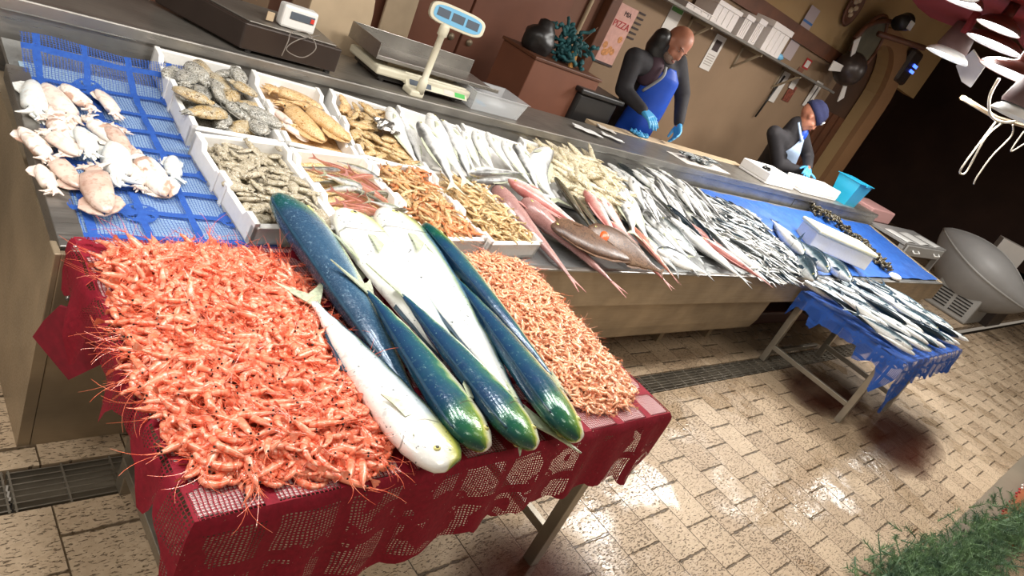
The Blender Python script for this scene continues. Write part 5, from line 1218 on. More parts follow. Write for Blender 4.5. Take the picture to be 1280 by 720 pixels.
# ------------------------------------------------------------------ on the wall
Ys = 4.0
o = empty('wall_shelf', (6.5, Ys, 1.9), 'long grey metal wall shelf on brackets holding white foam trays', 'shelf')
zl = 1.905
pt('shelf_board', MB().box(4.6, 9.0, Ys, WY, zl, zl + .025), M['steel_dark'], o, bevel=.003)
for px, py in ((872, 30), (935, 65), (985, 92)):
    x = onY(px, py, WY - .1).x
    pt('bracket', MB().box(x, x + .025, Ys + .04, WY, zl - .03, zl).box(x, x + .025, WY - .02, WY, zl - .26, zl).prism([(Ys + .06, zl - .03), (Ys + .09, zl - .03), (WY - .005, zl - .24), (WY - .03, zl - .24)], -x, -x - .025, Matrix(((0, 0, -1, 0), (1, 0, 0, 0), (0, 1, 0, 0), (0, 0, 0, 1)))), M['steel_warm'], o)
def crateb(px, w_, h, d_, label, rz=0, tiltz=0, name='foam_tray'):
    p = onY(px[0], px[1], Ys + .13); b = MB().box(-w_ / 2, w_ / 2, -d_ / 2, d_ / 2, 0, h * .8).box(-w_ / 2 - .012, w_ / 2 + .012, -d_ / 2 - .012, d_ / 2 + .012, h * .8, h)
    for k in range(1, 4): b.box(-w_ / 2 + k * w_ / 4 - .01, -w_ / 2 + k * w_ / 4 + .01, -d_ / 2 - .006, -d_ / 2, .02, h * .78)
    o = obj(name, b, M['foam_pink'], bevel=.01); o.location = (p.x, Ys + .14, zl + .026 + tiltz); o.rotation_euler = (0, 0, rz); return tag(o, label, 'foam tray')
crateb((868, 8), .50, .05, .22, 'low foam tray at the left end of the wall shelf')
crateb((893, 22), .42, .20, .24, 'tall stack of white foam trays on the shelf above the bald man')
crateb((918, 34), .14, .22, .24, 'narrow white foam tray standing on edge, left of two on the shelf')
crateb((932, 42), .13, .25, .24, 'narrow white foam tray standing on edge, right of two on the shelf')
crateb((957, 52), .42, .30, .24, 'largest white foam box on the wall shelf')
o = obj('water_bottle', MB().lathe([(.001, 0), (.034, .002), (.034, .14), (.012, .18), (.012, .2), (.001, .2)], 14), M['label_blue'], smooth=True); o.location = (onY(972, 62, Ys + .1).x, Ys + .1, zl + .062); o.rotation_euler = (0, PI / 2, 0); tag(o, 'bluish plastic bottle lying on the wall shelf right of the largest box', 'bottle')
# papers on the wall
def sheetw(name, cpx, w_, h, mat, label, cat='poster', rot_=0, Y=WY - .006):
    p = onY(cpx[0], cpx[1], Y); o = empty(name, (p.x, Y, p.z), label, cat); o.rotation_euler = (0, rot_, 0)
    obj('sheet', MB().box(-w_ / 2, w_ / 2, -.003, .001, -h / 2, h / 2), mat, o); return o
TX = Matrix.Rotation(PI / 2, 4, 'X')
o = sheetw('hanging_poster', (770, 44), .27, .52, plain('poster_pink', rgb(196, 150, 138), .7, var=.1, sc=20), 'pink pizza poster hanging on the wall behind the bald man, left of his shoulder')
M['pred'] = plain('poster_red', rgb(170, 40, 44), .6)
text('PIZZA', .085, M['pred'], o, Matrix.Translation((0, -.006, .09)) @ TX)
text('MIA', .06, M['ink'], o, Matrix.Translation((0.02, -.006, .19)) @ TX)
rnd = random.Random(4)
pz = MB()
for k in range(7): pz.lathe([(.001, .001), (.028, .002), (.032, .0)], 12, Matrix.Translation((rnd.uniform(-.09, .09), -.004, rnd.uniform(-.19, .02))) @ Matrix.Rotation(PI / 2, 4, 'X'))
obj('printed_discs', pz, plain('printed_pizza', rgb(190, 130, 80), .7, var=.3, sc=50), o)
bb = MB()
for k in range(6): bb.box(.145, .245, -.004, -.002, .02 + k * .045, .036 + k * .045)
obj('striped_edge', bb, M['ink'], o)
obj('bottom_bar', MB().box(-.14, .14, -.008, -.002, -.27, -.25), M['ink'], o)
o = sheetw('hanging_notice', (891, 66), .20, .36, M['paper'], 'white notice with a dark square on the wall, right of the bald man')
obj('printed_square', MB().box(-.06, .06, -.005, -.003, .02, .13), M['ink'], o)
for k in range(5): obj('printed_line', MB().box(-.07, .07, -.005, -.003, -.03 - k * .025, -.022 - k * .025), plain('faint_ink%d' % k, rgb(150, 140, 130), .8), o)
o = sheetw('hanging_notice', (842, 22), .20, .26, M['paper'], 'white notice with green header partly hidden behind the bald head')
obj('green_header', MB().box(-.09, .09, -.005, -.003, .05, .11), plain('green_print', rgb(90, 140, 70), .7), o)
o = sheetw('hanging_price_board', (1001, 42), .24, .60, plain('lilac_paper', rgb(176, 160, 160), .7), 'tall lilac-grey board with a blue stripe standing above the wall shelf', 'board')
obj('blue_stripe', MB().box(-.12, .12, -.006, -.003, .12, .145), plain('blue_print', rgb(60, 110, 170), .6), o)
for i, (px, w_, h, mt, lab) in enumerate((((1009, 80), .16, .12, M['pred'], 'small dark red framed picture above the row of cards'), ((998, 92), .14, .14, M['brownbox'], 'small brownish card just below the red framed picture'), ((976, 105), .17, .30, M['paper'], 'narrow white calendar left of the food photo'),
    ((987, 117), .18, .20, plain('food_photo', rgb(120, 60, 44), .5, var=.6, sc=30), 'reddish food photo pinned among white cards'), ((993, 103), .14, .16, M['paper'], 'blank white card pinned above the food photo'), ((1016, 118), .20, .34, M['paper'], 'white sheet with a knife drawing above the worker in the knit cap'), ((966, 122), .16, .10, M['paper'], 'small white slip at the lower left of the cards'))):
    o = sheetw('wall_card', px, w_, h, mt, lab, 'card', Y=WY - .006 - .002 * i)
    if i == 5: obj('knife_print', MB().prism([(-.01, -.12), (.012, -.12), (.03, .10), (.0, .12)], -.006, -.004, Matrix(((1, 0, 0, 0), (0, 0, 1, 0), (0, 1, 0, 0), (0, 0, 0, 1)))), M['ink'], o)
    if i == 0: obj('inner_print', MB().box(-.055, .055, -.006, -.004, -.04, .04), M['paper'], o)
o = obj('leaning_pole', MB().tube([onY(981, 95, WY - .04), onY(944, 146, WY - .04)], .012, 8), M['black'], smooth=True); tag(o, 'black pole leaning on the wall beside the pinned cards', 'pole')  # pole leans against the wall, nothing suspends it
o = empty('wall_plate', tuple(onY(1066, 8, WY)), 'oval brown ornamental plaque high on the ochre wall', 'plaque'); 
obj('plate', MB().lathe([(.001, .0), (.16, .0), (.18, .03), (.15, .035), (.13, .015), (.001, .012)], 24, Matrix.Rotation(PI / 2, 4, 'X') @ Matrix.Diagonal((1, 1.3, 1, 1))), M['wood'], o, smooth=True)
for k in range(5): obj('ornament', MB().ball((.05 * math.cos(k * 1.25), -.02, .09 * math.sin(k * 1.25)), .035, 8, 6), M['wood_l'], o, smooth=True)
# fan on the arch
p = onY(1062, 86, WY - .25)
o = empty('round_fan', tuple(p), 'dark round wall fan with white blades on the arch edge', 'fan')
obj('motor', MB().ball((0, 0, 0), .21, 20, 14, (1, .9, 1)), M['darkbox'], o, smooth=True)
for a, l in ((2.3, .42), (3.3, .50), (-.9, .45)):
    obj('blade', MB().prism([(.16, -.02), (l, -.06), (l, .06), (.18, .05)], -.006, .006, Matrix.Rotation(PI / 2, 4, 'X') @ Matrix.Rotation(a, 4, 'Z')), M['paper'], o)
obj('lunette_ring', MB().tube([(.32 + .34 * math.cos(k * PI / 12), .12, .34 + .38 * math.sin(k * PI / 12)) for k in range(25)], .022, 8), M['wood'], o, smooth=True); obj('lunette_pane', MB().prism([(.32 + .33 * math.cos(k * PI / 12), .34 + .37 * math.sin(k * PI / 12)) for k in range(24)], -.16, -.13, Matrix.Rotation(PI / 2, 4, 'X')), plain('dull_glass', rgb(92, 88, 72), .4, var=.2, sc=6), o)  # round lunette pane and its ring, kept with the fan parts
obj('wall_mount', MB().box(-.03, .03, 0, .26, -.03, .03), M['black'], o)
o = obj('arch_hose', MB().tube(smooth_pts([onY(1068, 48, WY - .15), onY(1085, 32, WY - .15), onY(1108, 26, WY - .15), onY(1128, 34, WY - .15)]), .03, 8), M['wood'], smooth=True); tag(o, 'brown curved pipe bending above the fan', 'pipe')
o = obj('arch_rod', MB().tube([onY(1098, 42, WY - .3), onY(1155, 60, WY - .6)], .035, 8), M['wood'], smooth=True); tag(o, 'reddish brown straight rod reaching toward the lamps', 'rod')
o = empty('spot_fixture', tuple(onY(1128, 28, WY - .3)), 'black spotlight fixture with a white face near the curved pipe', 'light fixture')
obj('housing', MB().lathe([(.001, -.1), (.09, -.1), (.11, .1), (.001, .1)], 14, Matrix.Rotation(1.2, 4, 'Y')), M['black'], o, smooth=True); obj('face', MB().box(-.05, .06, -.12, -.10, -.05, .05), M['whitep'], o)
# ------------------------------------------------------------------ people
def limbs(name, segs, mat, parent=None, voxel=.012, extra=None, sm=6):
    b = MB()
    for (p0, r0, p1, r1) in segs:
        p0, p1 = Vector(p0), Vector(p1); L = (p1 - p0).length; k = 5
        b.tube([p0.lerp(p1, i / k) for i in range(k + 1)], [r0 + (r1 - r0) * i / k for i in range(k + 1)], 12); b.ball(p0, r0 * 1.0, 12, 8); b.ball(p1, r1 * 1.0, 12, 8)
    if extra: b.merge(extra)
    o = obj(name, b, mat, parent, smooth=True); q = o.modifiers.new('r', 'REMESH'); q.mode = 'VOXEL'; q.voxel_size = voxel; q.use_smooth_shade = True
    q = o.modifiers.new('s', 'SMOOTH'); q.factor = .6; q.iterations = sm
    return o
def basis(fwd, up): 
    f = Vector(fwd).normalized(); u = Vector(up); u = (u - f * u.dot(f)).normalized(); r = f.cross(u)      # r = person's right side
    return r, f, u
def headmesh(c, fwd, up, s=1.0):
    r, f, u = basis(fwd, up); Mx = Matrix((r, f, u)).transposed().to_4x4(); Mx.translation = c; Mx = Mx @ Matrix.Scale(s, 4)
    b = MB(); b.ball((0, -.012, .035), .092, 20, 14, (.84, 1.04, .98), Mx)      # skull
    b.ball((0, .025, -.03), .07, 16, 12, (.86, .92, 1.15), Mx)                   # face
    b.ball((0, .055, -.085), .032, 12, 8, (1.0, .8, .8), Mx)                     # chin
    b.ball((0, .095, -.012), .014, 8, 6, (.9, 1.1, 2.0), Mx); b.ball((0, .105, -.030), .016, 8, 6, (1.1, .9, .8), Mx)   # nose
    for k in (-1, 1):
        b.ball((k * .079, -.005, -.008), .026, 8, 6, (.4, .7, 1.2), Mx)          # ears
        b.ball((k * .032, .082, .022), .018, 8, 6, (1.5, .6, .5), Mx)            # brows
        b.ball((k * .038, .062, -.03), .03, 8, 6, (1, .8, .9), Mx)               # cheeks
    b.ball((0, .085, -.060), .018, 8, 6, (1.5, .6, .45), Mx)
    return b, Mx
def hand(wrist, dirv, palmn, mat, parent, curl=.5, side=1, s=1.0):
    w, d, n_ = Vector(wrist), Vector(dirv).normalized(), Vector(palmn); n_ = (n_ - d * n_.dot(d)).normalized(); c = d.cross(n_) * side
    b = MB()
    for k in range(4): b.tube([w, w + d * .05 * s + c * (k - 1.5) * .012 * s, w + d * .09 * s + c * (k - 1.5) * .019 * s], [.022 * s, .019 * s, .013 * s], 8); 
    for k, L in enumerate((.068, .078, .072, .056)):
        p = w + d * .088 * s + c * (k - 1.5) * .0205 * s; dd = d.copy(); pp = [p]
        for j in range(3):
            dd = (dd + n_ * curl * .55 + c * (k - 1.5) * .03).normalized(); pp.append(pp[-1] + dd * L * s / 3 * 1.15)
        b.tube(pp, [.0105 * s, .010 * s, .0095 * s, .008 * s], 8); b.ball(pp[-1], .008 * s, 8, 6)
    p = w + d * .03 * s - c * .026 * s; dd = (d * .8 - c * .75 + n_ * .3).normalized(); pp = [p]
    for j in range(3): pp.append(pp[-1] + dd * .028 * s); dd = (dd + d * .35 + n_ * curl * .2).normalized()
    b.tube(pp, [.014 * s, .013 * s, .011 * s, .009 * s], 8); b.ball(pp[-1], .009 * s, 8, 6)
    o = obj('gloved_hand', b, mat, parent, smooth=True); q = o.modifiers.new('r', 'REMESH'); q.mode = 'VOXEL'; q.voxel_size = .0045; q.use_smooth_shade = True
    q = o.modifiers.new('s', 'SMOOTH'); q.factor = .5; q.iterations = 3
    return o
def apron(ax, fwd, mat, parent, name='apron'):
    """ax: list of (centre, half width, depth) from chest to hem"""
    r, f, u = basis(fwd, (0, 0, 1)); n = len(ax)
    def fn(a, v):
        t = v * (n - 1); i = min(int(t), n - 2); k = t - i
        c = Vector(ax[i][0]).lerp(Vector(ax[i + 1][0]), k); w = ax[i][1] * (1 - k) + ax[i + 1][1] * k; d = ax[i][2] * (1 - k) + ax[i + 1][2] * k; th = (a - .5) * 2 * ax_span(v)
        return c + r * math.sin(th) * w + f * math.cos(th) * d + f * .006 * math.sin(a * 22 + v * 5) * v
    def ax_span(v): return .55 + min(1, v / .35) * .95
    return obj(name, MB().grid(fn, 22, 26), mat, parent, smooth=True, solid=.004)
def face_bits(Mx, parent, beard=None):
    for k in (-1, 1):
        e = obj('eye', MB().ball((k * .031, .0815, .004), .009, 8, 6, (1.2, .6, .3), Mx), M['eyew'], parent, smooth=True)
        obj('iris', MB().ball((k * .031, .0855, .004), .0042, 8, 6, (1, .6, .9), Mx), M['eye_b'], e, smooth=True)
        obj('eyebrow', MB().tube([Mx @ Vector((k * .014, .094, .024)), Mx @ Vector((k * .034, .092, .030)), Mx @ Vector((k * .052, .080, .024))], .0025, 6), M['hair'], parent, smooth=True)
    obj('lips', MB().ball((0, .098, -.061), .012, 8, 6, (1.6, .5, .5), Mx), M['lips'], parent, smooth=True)
M['eyew'] = plain('eye_white', rgb(150, 130, 120), .4); M['hair'] = plain('dark_hair', rgb(36, 28, 24), .8); M['lips'] = plain('lips', rgb(140, 78, 66), .5); M['stubble'] = plain('grey_stubble', rgb(118, 96, 84), .8, var=.2, sc=90)
# man in the blue apron, leaning over the counter
Hd = onY(845, 56, 3.30); Lh = onY(806, 140, 3.12); Rh = onY(848, 158, 3.14)
fwd = Vector((.16, -.98, 0)).normalized()
sc_l = onY(793, 72, 3.40); sc_r = onY(846, 78, 3.32); neck = onY(829, 60, 3.36); chest = onY(822, 92, 3.38); belly = onY(800, 130, 3.44); hip = onY(780, 162, 3.50)
el_l = onY(779, 112, 3.36); el_r = onY(853, 118, 3.30)
o = empty('person', (hip.x, 3.55, 0), 'bald bearded man in blue apron, dark hooded jacket and blue gloves bending over the counter', 'person')
def W(o_, child): child.location = -Vector(o_.location); return child
up = (Hd - neck).normalized(); hfwd = Vector((-.12, -.84, -.42))
hb, hM = headmesh(Hd, hfwd, (.25, -.1, 1), 1.15)
feet = [Vector((hip.x - .12, 3.6, .09)), Vector((hip.x + .14, 3.5, .09))]; knees = [Vector((hip.x - .11, 3.58, .50)), Vector((hip.x + .12, 3.50, .50))]
segs = [(neck, .062, Hd + Vector((0, 0, -.04)), .06), (chest, .13, belly, .14), (belly, .14, hip, .14), (chest, .11, neck, .07), (chest, .10, sc_l, .06), (chest, .10, sc_r, .06),
        (sc_l, .055, el_l, .045), (el_l, .042, Lh, .028), (sc_r, .055, el_r, .045), (el_r, .042, Rh, .028)]
for k in range(2): segs += [(hip, .12, knees[k], .07), (knees[k], .065, feet[k], .045), (feet[k], .045, feet[k] + Vector((.03, -.16, -.04)), .04)]
W(o, limbs('body', segs, M['skin'], o, .013, hb, 4))
segs = [(chest, .155, belly, .175), (belly, .175, hip, .17), (chest, .14, neck, .09), (chest, .13, sc_l, .078), (chest, .13, sc_r, .078), (sc_l, .078, el_l, .066), (el_l, .066, el_l.lerp(Lh, .9), .045), (sc_r, .082, el_r, .066), (el_r, .064, el_r.lerp(Rh, .88), .045)]
W(o, limbs('jacket', segs, M['jacket'], o, .014))
hoodc = neck + Vector((-.05, .02, .05))
W(o, limbs('hood', [(neck + Vector((-.03, .03, -.02)), .09, onY(828, 47, 3.36), .072), (neck + Vector((-.04, .02, -.04)), .085, neck + Vector((.06, -.03, -.10)), .065)], M['black'], o, .013))
W(o, limbs('trousers', [(hip, .165, knees[0], .09), (knees[0], .088, feet[0] + Vector((0, 0, .03)), .07), (hip, .165, knees[1], .09), (knees[1], .088, feet[1] + Vector((0, 0, .03)), .07)], M['trouser'], o, .016))
for k in range(2): W(o, obj('shoe', MB().ball(feet[k] + Vector((.02, -.07, -.03)), .07, 12, 8, (.7, 1.9, .8)), M['black'], o, smooth=True))
W(o, hand(el_l.lerp(Lh, .86), Lh - el_l, Vector((.3, .1, -.8)), M['glove'], o, .55, -1, 1.12)); W(o, hand(el_r.lerp(Rh, .86), Rh - el_r, Vector((-.8, .1, -.3)), M['glove'], o, .6, -1, 1.12))
hips_low = hip + Vector((.02, -.02, -.35))
W(o, apron([(chest.lerp(neck, .45), .10, .145), (chest, .17, .185), (belly, .20, .205), (hip, .215, .21), (hips_low, .25, .24)], fwd, M['apron'], o))
r_, f_, u_ = basis(fwd, (0, 0, 1))
for k, sh in ((-1, sc_l), (1, sc_r)):
    a = chest + r_ * k * .165 + f_ * .085
    e_ = chest.lerp(neck, .42) + r_ * k * .105 + f_ * .115
    c_ = chest.lerp(belly, .55) + r_ * k * .195 + f_ * .06
    W(o, obj('apron_strap', MB().tube(smooth_pts([e_, a + f_ * .045, c_], 5), .012, 6), M['band'], o, smooth=True))
W(o, obj('vest_panel', MB().ball(sc_l.lerp(chest, .55) + f_ * .03, .12, 14, 10, (.75, .85, 1.15)), M['vest'], o, smooth=True))
hd = obj('face', MB().ball((0, 0, 0), .001), M['skin'], o); bpy.data.objects.remove(hd)
fb = empty('face_parts', (0, 0, 0), None, None); fb.parent = o; fb.location = -Vector(o.location)
face_bits(hM, fb)
st = MB().ball((0, .052, -.070), .052, 14, 10, (1.12, .92, .72), hM); obj('beard', st, M['stubble'], fb, smooth=True)
# worker in the knit cap
Hd = onY(1012, 146, 3.30); fwd2 = Vector((.42, -.9, 0)).normalized()
neck = onY(996, 156, 3.36); chest = onY(980, 182, 3.38); belly = onY(968, 205, 3.44); hip = onY(956, 222, 3.5); sc_l = onY(968, 166, 3.40); sc_r = onY(1001, 170, 3.32)
el_l = onY(972, 206, 3.30); Lh = onY(1004, 214, 3.08); el_r = onY(1010, 196, 3.24); Rh = onY(1010, 212, 3.02)
o = empty('person', (hip.x, 3.55, 0), 'worker in dark knit cap, black jacket and pale apron looking down behind the counter', 'person')
hb, hM = headmesh(Hd, Vector((.50, -.78, -.45)), (.3, -.1, 1), 1.2)
feet = [Vector((hip.x - .12, 3.6, .09)), Vector((hip.x + .14, 3.5, .09))]; knees = [Vector((hip.x - .11, 3.58, .50)), Vector((hip.x + .12, 3.50, .50))]
segs = [(neck, .062, Hd + Vector((0, 0, -.04)), .06), (chest, .13, belly, .14), (belly, .14, hip, .14), (chest, .11, neck, .07), (chest, .10, sc_l, .06), (chest, .10, sc_r, .06), (sc_l, .055, el_l, .045), (el_l, .042, Lh, .028), (sc_r, .055, el_r, .045), (el_r, .042, Rh, .028)]
for k in range(2): segs += [(hip, .12, knees[k], .07), (knees[k], .065, feet[k], .045), (feet[k], .045, feet[k] + Vector((.03, -.16, -.04)), .04)]
W(o, limbs('body', segs, M['skin'], o, .014, hb, 4))
W(o, limbs('jacket', [(chest, .16, belly, .18), (belly, .18, hip, .18), (chest, .14, neck, .09), (chest, .13, sc_l, .08), (chest, .13, sc_r, .08), (sc_l, .08, el_l, .066), (el_l, .07, el_l.lerp(Lh, .85), .05), (sc_r, .085, el_r, .066), (el_r, .064, el_r.lerp(Rh, .8), .048)], M['jacket'], o, .016))
W(o, limbs('trousers', [(hip, .165, knees[0], .09), (knees[0], .088, feet[0] + Vector((0, 0, .03)), .07), (hip, .165, knees[1], .09), (knees[1], .088, feet[1] + Vector((0, 0, .03)), .07)], M['trouser'], o, .018))
for k in range(2): W(o, obj('shoe', MB().ball(feet[k] + Vector((.02, -.07, -.03)), .07, 12, 8, (.7, 1.9, .8)), M['black'], o, smooth=True))
W(o, hand(el_l.lerp(Lh, .84), Lh - el_l, Vector((0, 0, -1)), M['glove'], o, .5, -1, 1.1)); W(o, hand(el_r.lerp(Rh, .84), Rh - el_r, Vector((-.3, 0, -1)), M['glove'], o, .5, 1, 1.1))
W(o, apron([(neck.lerp(chest, .25), .085, .13), (chest, .17, .185), (belly, .20, .205), (hip, .215, .21), (hip + Vector((0, 0, -.4)), .25, .24)], fwd2, M['apron2'], o))
W(o, obj('neckerchief', MB().ball(neck.lerp(chest, .25) + fwd2 * .10, .055, 12, 8, (.9, .9, 1.5)), M['apron'], o, smooth=True))
r_, f_, u_ = basis(fwd2, (0, 0, 1))
for k in (-1, 1): W(o, obj('apron_strap', MB().tube(smooth_pts([neck + r_ * k * .075 + Vector((0, 0, .03)), neck.lerp(chest, .5) + r_ * k * .09 + f_ * .13], 4), .014, 6), M['apron2'], o, smooth=True))
fb = empty('face_parts', (0, 0, 0), None, None); fb.parent = o; fb.location = -Vector(o.location); face_bits(hM, fb)
cap = obj('knit_cap', MB().lathe([(.096, .012), (.104, .016), (.107, .055), (.100, .06), (.098, .085), (.075, .125), (.035, .145), (.004, .15)], 24, hM @ Matrix.Translation((0, -.012, .012)) @ Matrix.Rotation(-.25, 4, 'X') @ Matrix.Diagonal((.88, 1.06, 1, 1)), True), M['navy'], fb, smooth=True)
text('NY', .05, M['whitep'], cap, hM @ Matrix.Translation((.02, .108, .045)) @ Matrix.Rotation(PI / 2, 4, 'X') @ Matrix.Rotation(PI, 4, 'Y'), 'cap_letters', .003)

# ------------------------------------------------------------------ hanging dish lamps
M['shade'] = plain('brown_shade', rgb(92, 44, 34), .4, var=.1, sc=5); M['shade_in'] = plain('white_enamel', rgb(238, 240, 238), .4); M['glow'] = emis('lamp_glow', (1, .99, .97, 1), 4)
M['mauve'] = plain('mauve_cap', rgb(120, 98, 98), .6)
def lamp(cx, cy, cz, R, label, rim='shade', cap=None, bulb=True, tilt=0, energy=22):
    o = empty('hanging_dish_lamp', (cx, cy, cz), label, 'lamp'); o.rotation_euler = (tilt, 0, 0)
    obj('shade', MB().lathe([(R, 0), (R * .99, .012), (R * .90, .035), (R * .65, .065), (R * .3, .085), (.04, .10), (.035, .20), (.001, .2)], 40), M[rim], o, smooth=True)
    obj('reflector', MB().lathe([(R * .985, .003), (R * .88, .028), (R * .6, .055), (R * .25, .07), (.001, .075)], 40), M['shade_in'], o, smooth=True)
    if bulb: obj('bulb', MB().lathe([(R * .86, .024), (R * .86, .016), (.001, .012)], 32), M['glow'], o, smooth=True)
    if cap: obj('cap', MB().lathe([(.125, .06), (.135, .08), (.10, .29), (.001, .29)], 24), M[cap], o, smooth=True)
    obj('cord', MB().tube([(0, 0, .19), (.01, 0, 1.0), (0, 0, 1.84 if tilt == 0 else 1.2)], .008, 6), M['shade'], o)
    return o
def lp(px, py, z): p = at(px, py, z); return p.x, p.y, z
LA = [((1194, -1), 2.70, .19, 'bright lamp disc cut by the top edge of the photo, above the red canopy', None), ((1247, 36), 2.68, .155, 'brown dish lamp at the back showing only a thin bright rim', None), ((1242, 57), 2.66, .22, 'brown dish lamp with a bright disc just right of the mauve pot-shaped cap', None),
      ((1266, 95), 2.42, .23, 'brightest dish lamp at the right edge with a white cable looping below', None), ((1183, 71), 2.55, .19, 'white dish lamp with mauve pot-shaped cap and a price card hanging on it', 'mauve'), ((1268, 147), 2.17, .155, 'lowest white dish lamp with mauve cap at the right edge, unlit', 'mauve')]
lamp_pos = []
for i, (c, z, R, lab, cap) in enumerate(LA):
    x, y, z = lp(c[0], c[1], z); lamp_pos.append((x, y, z))
    lamp(x, y, z, R, lab, 'shade_in' if cap else 'shade', cap, bulb=(i != 5))
for k, x in enumerate((-.3, .45, 1.2, 1.95, 2.7, 3.4)): lamp(x, 1.45, LZ, .24, 'brown dish lamp in the row hanging above the front of the counter', 'shade'); 
for o in [q for q in bpy.data.objects if q.name.startswith('hanging_dish_lamp') and q.get('label', '').startswith('brown dish lamp in the row')]: o['group'] = 'lamps above the counter front'
x, y, z = lamp_pos[4]
o = obj('hanging_price_card', MB().prism([(-.17, -.06), (.13, -.10), (.20, -.02), (.16, .10), (-.15, .09)], -.004, .004), M['paper'], bevel=.001); o.location = onY(1214, 86, lamp_pos[4][1] - .12); 
o.rotation_euler = (.6, .35, .4); o.scale = (1.3, 1.3, 1.3); tag(o, 'ragged white card hanging below the mauve capped lamp', 'card')
def cab(P, r, lab, Y=None):
    o = obj('hanging_cable', MB().tube(smooth_pts(P), r, 6), M['cable'], smooth=True); return tag(o, lab, 'cable')
YL = lamp_pos[3][1]
cab([onY(x_, y_, YL) for x_, y_ in ((1249, 98), (1237, 122), (1239, 145), (1256, 153), (1275, 150))], .010, 'thick white cable looping down from the brightest lamp')
cab([onY(x_, y_, YL) for x_, y_ in ((1245, 152), (1222, 182), (1202, 210), (1201, 217), (1209, 213), (1232, 172), (1252, 154))], .007, 'white cable hanging in a long narrow loop below the lowest lamp')
cab([onY(x_, y_, YL) for x_, y_ in ((1266, 156), (1264, 170), (1240, 195), (1222, 220), (1217, 230))], .006, 'single white cable end with a plug dangling beside the long loop')
cab([onY(x_, y_, YL) for x_, y_ in ((1280, 164), (1266, 184), (1265, 189), (1280, 180))], .006, 'short white cable loop at the right edge of the photo')
o = obj('shade_edge_bar', MB().tube([onY(1203, 122, YL + .2), onY(1245, 147, YL + .2), onY(1282, 158, YL + .2)], .018, 6), M['wood_l']); tag(o, 'tan bar drawn as the shade edge of the lowest lamp', 'bar')  # bar takes the place of a lamp shade's edge
# red canopy and things above the lamps
def slabp(pxs, z, th, mat, name, lab, cat):
    b = MB().prism([tuple(at(x_, y_, z)[:2]) for x_, y_ in pxs], z, z + th); o = obj(name, b, mat); return tag(o, lab, cat)
slabp([(1134, -8), (1148, 10), (1163, 22), (1186, 31), (1207, 38), (1228, 22), (1262, 36), (1282, 64), (1320, 70), (1320, -60), (1150, -60)], 2.86, .10, M['redp'], 'red_canopy', 'red canopy panel above the lamps at the top right', 'canopy')
o = obj('canopy_post', MB().tube([onY(1232, 0, 2.3), onY(1205, 42, 2.3)], .035, 8), M['redp'], smooth=True); tag(o, 'thin reddish post rising between the lamps', 'post')
p = onY(1268, 14, 2.2); o = empty('cardboard_sign', tuple(p), 'brown board with dark round mark in the top right corner', 'sign'); o.rotation_euler = (0, .05, -.5)
obj('board', MB().box(-.16, .25, -.006, .006, -.13, .16), plain('sign_board', rgb(176, 134, 100), .7), o); obj('round_mark', MB().lathe([(.001, .0), (.035, .0), (.035, .004)], 16, Matrix.Translation((.03, -.007, -.06)) @ Matrix.Rotation(PI / 2, 4, 'X')), M['ink'], o)
text('SE', .06, M['ink'], o, Matrix.Translation((.10, -.008, .03)) @ TX)
# ------------------------------------------------------------------ dark room beyond
o = empty('dark_cabinet', (11.3, 6.3, 0), 'dark glass-fronted cabinet standing in the shade beyond the arch', 'cabinet')
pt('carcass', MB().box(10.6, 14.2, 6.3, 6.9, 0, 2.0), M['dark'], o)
for k in range(4): pt('shelf', MB().box(10.62, 14.18, 6.1, 6.3, .45 + .42 * k, .48 + .42 * k), M['dark'], o)
rnd = random.Random(9); first = None
for k in range(26):
    Mx = Matrix.Translation((10.7 + .13 * k + rnd.uniform(-.02, .02), 6.2, .481 + .42 * rnd.randrange(1, 4)))
    if first is None: first = obj('bottle', MB().lathe([(.001, 0), (.04, 0), (.04, .17), (.014, .22), (.014, .28), (.001, .28)], 12), plain('dark_glass', rgb(40, 34, 32), .15), smooth=True); first.matrix_world = Mx; tag(first, 'small dark bottle on the shelves of the dark cabinet', 'bottle', 'bottles in the dark cabinet')
    else: dup(first, Mx, 'small dark bottle on the shelves of the dark cabinet', 'bottles in the dark cabinet')
p = onY(1141, 86, WY - .10); o = empty('mounted_insect_lamp', tuple(p), 'dark wall unit glowing blue in the passage beyond the arch', 'lamp')
obj('housing', MB().box(-.30, .12, 0, .1, -.26, .24), M['darkbox'], o, bevel=.05); obj('blue_tube', MB().box(-.06, .09, -.012, 0, .02, .06).box(-.06, .09, -.012, 0, -.06, -.02), emis('blue_glow', (.05, .12, 1, 1), 4), o)
# ------------------------------------------------------------------ beyond the counter end: small table, tray, pink box, grey hopper
P = at(1096, 291, .62); 
o = empty('grey_stand', (9.3, 2.3, 0), 'small grey metal stand with a tray and two handles beyond the counter end', 'stand')
pt('top', MB().box(9.0, 10.9, 2.25, 2.75, .80, .83), M['greyp'], o, bevel=.004); 
for x, y in ((9.05, 2.28), (10.82, 2.28), (10.82, 2.7), (9.05, 2.7)): pt('leg', MB().box(x - .03, x + .03, y - .03, y + .03, 0, .80), M['greyp'], o)
pt('drawer_front', MB().box(9.1, 10.75, 2.225, 2.25, .68, .81), M['greyp_l'], o, bevel=.004)
for x in (9.45, 10.4): pt('handle', MB().tube([(x - .12, 2.22, .76), (x - .12, 2.19, .74), (x + .12, 2.19, .74), (x + .12, 2.22, .76)], .010, 6), M['whitep'], o, smooth=True)
o = obj('white_sheet', MB().grid(lambda u, v: (9.1 + 1.5 * u, 2.27 + .3 * v, .836 + .01 * math.sin(u * 14)), 30, 8), M['whitep'], smooth=True, solid=.004); tag(o, 'white rippled sheet lying on the grey stand', 'sheet')
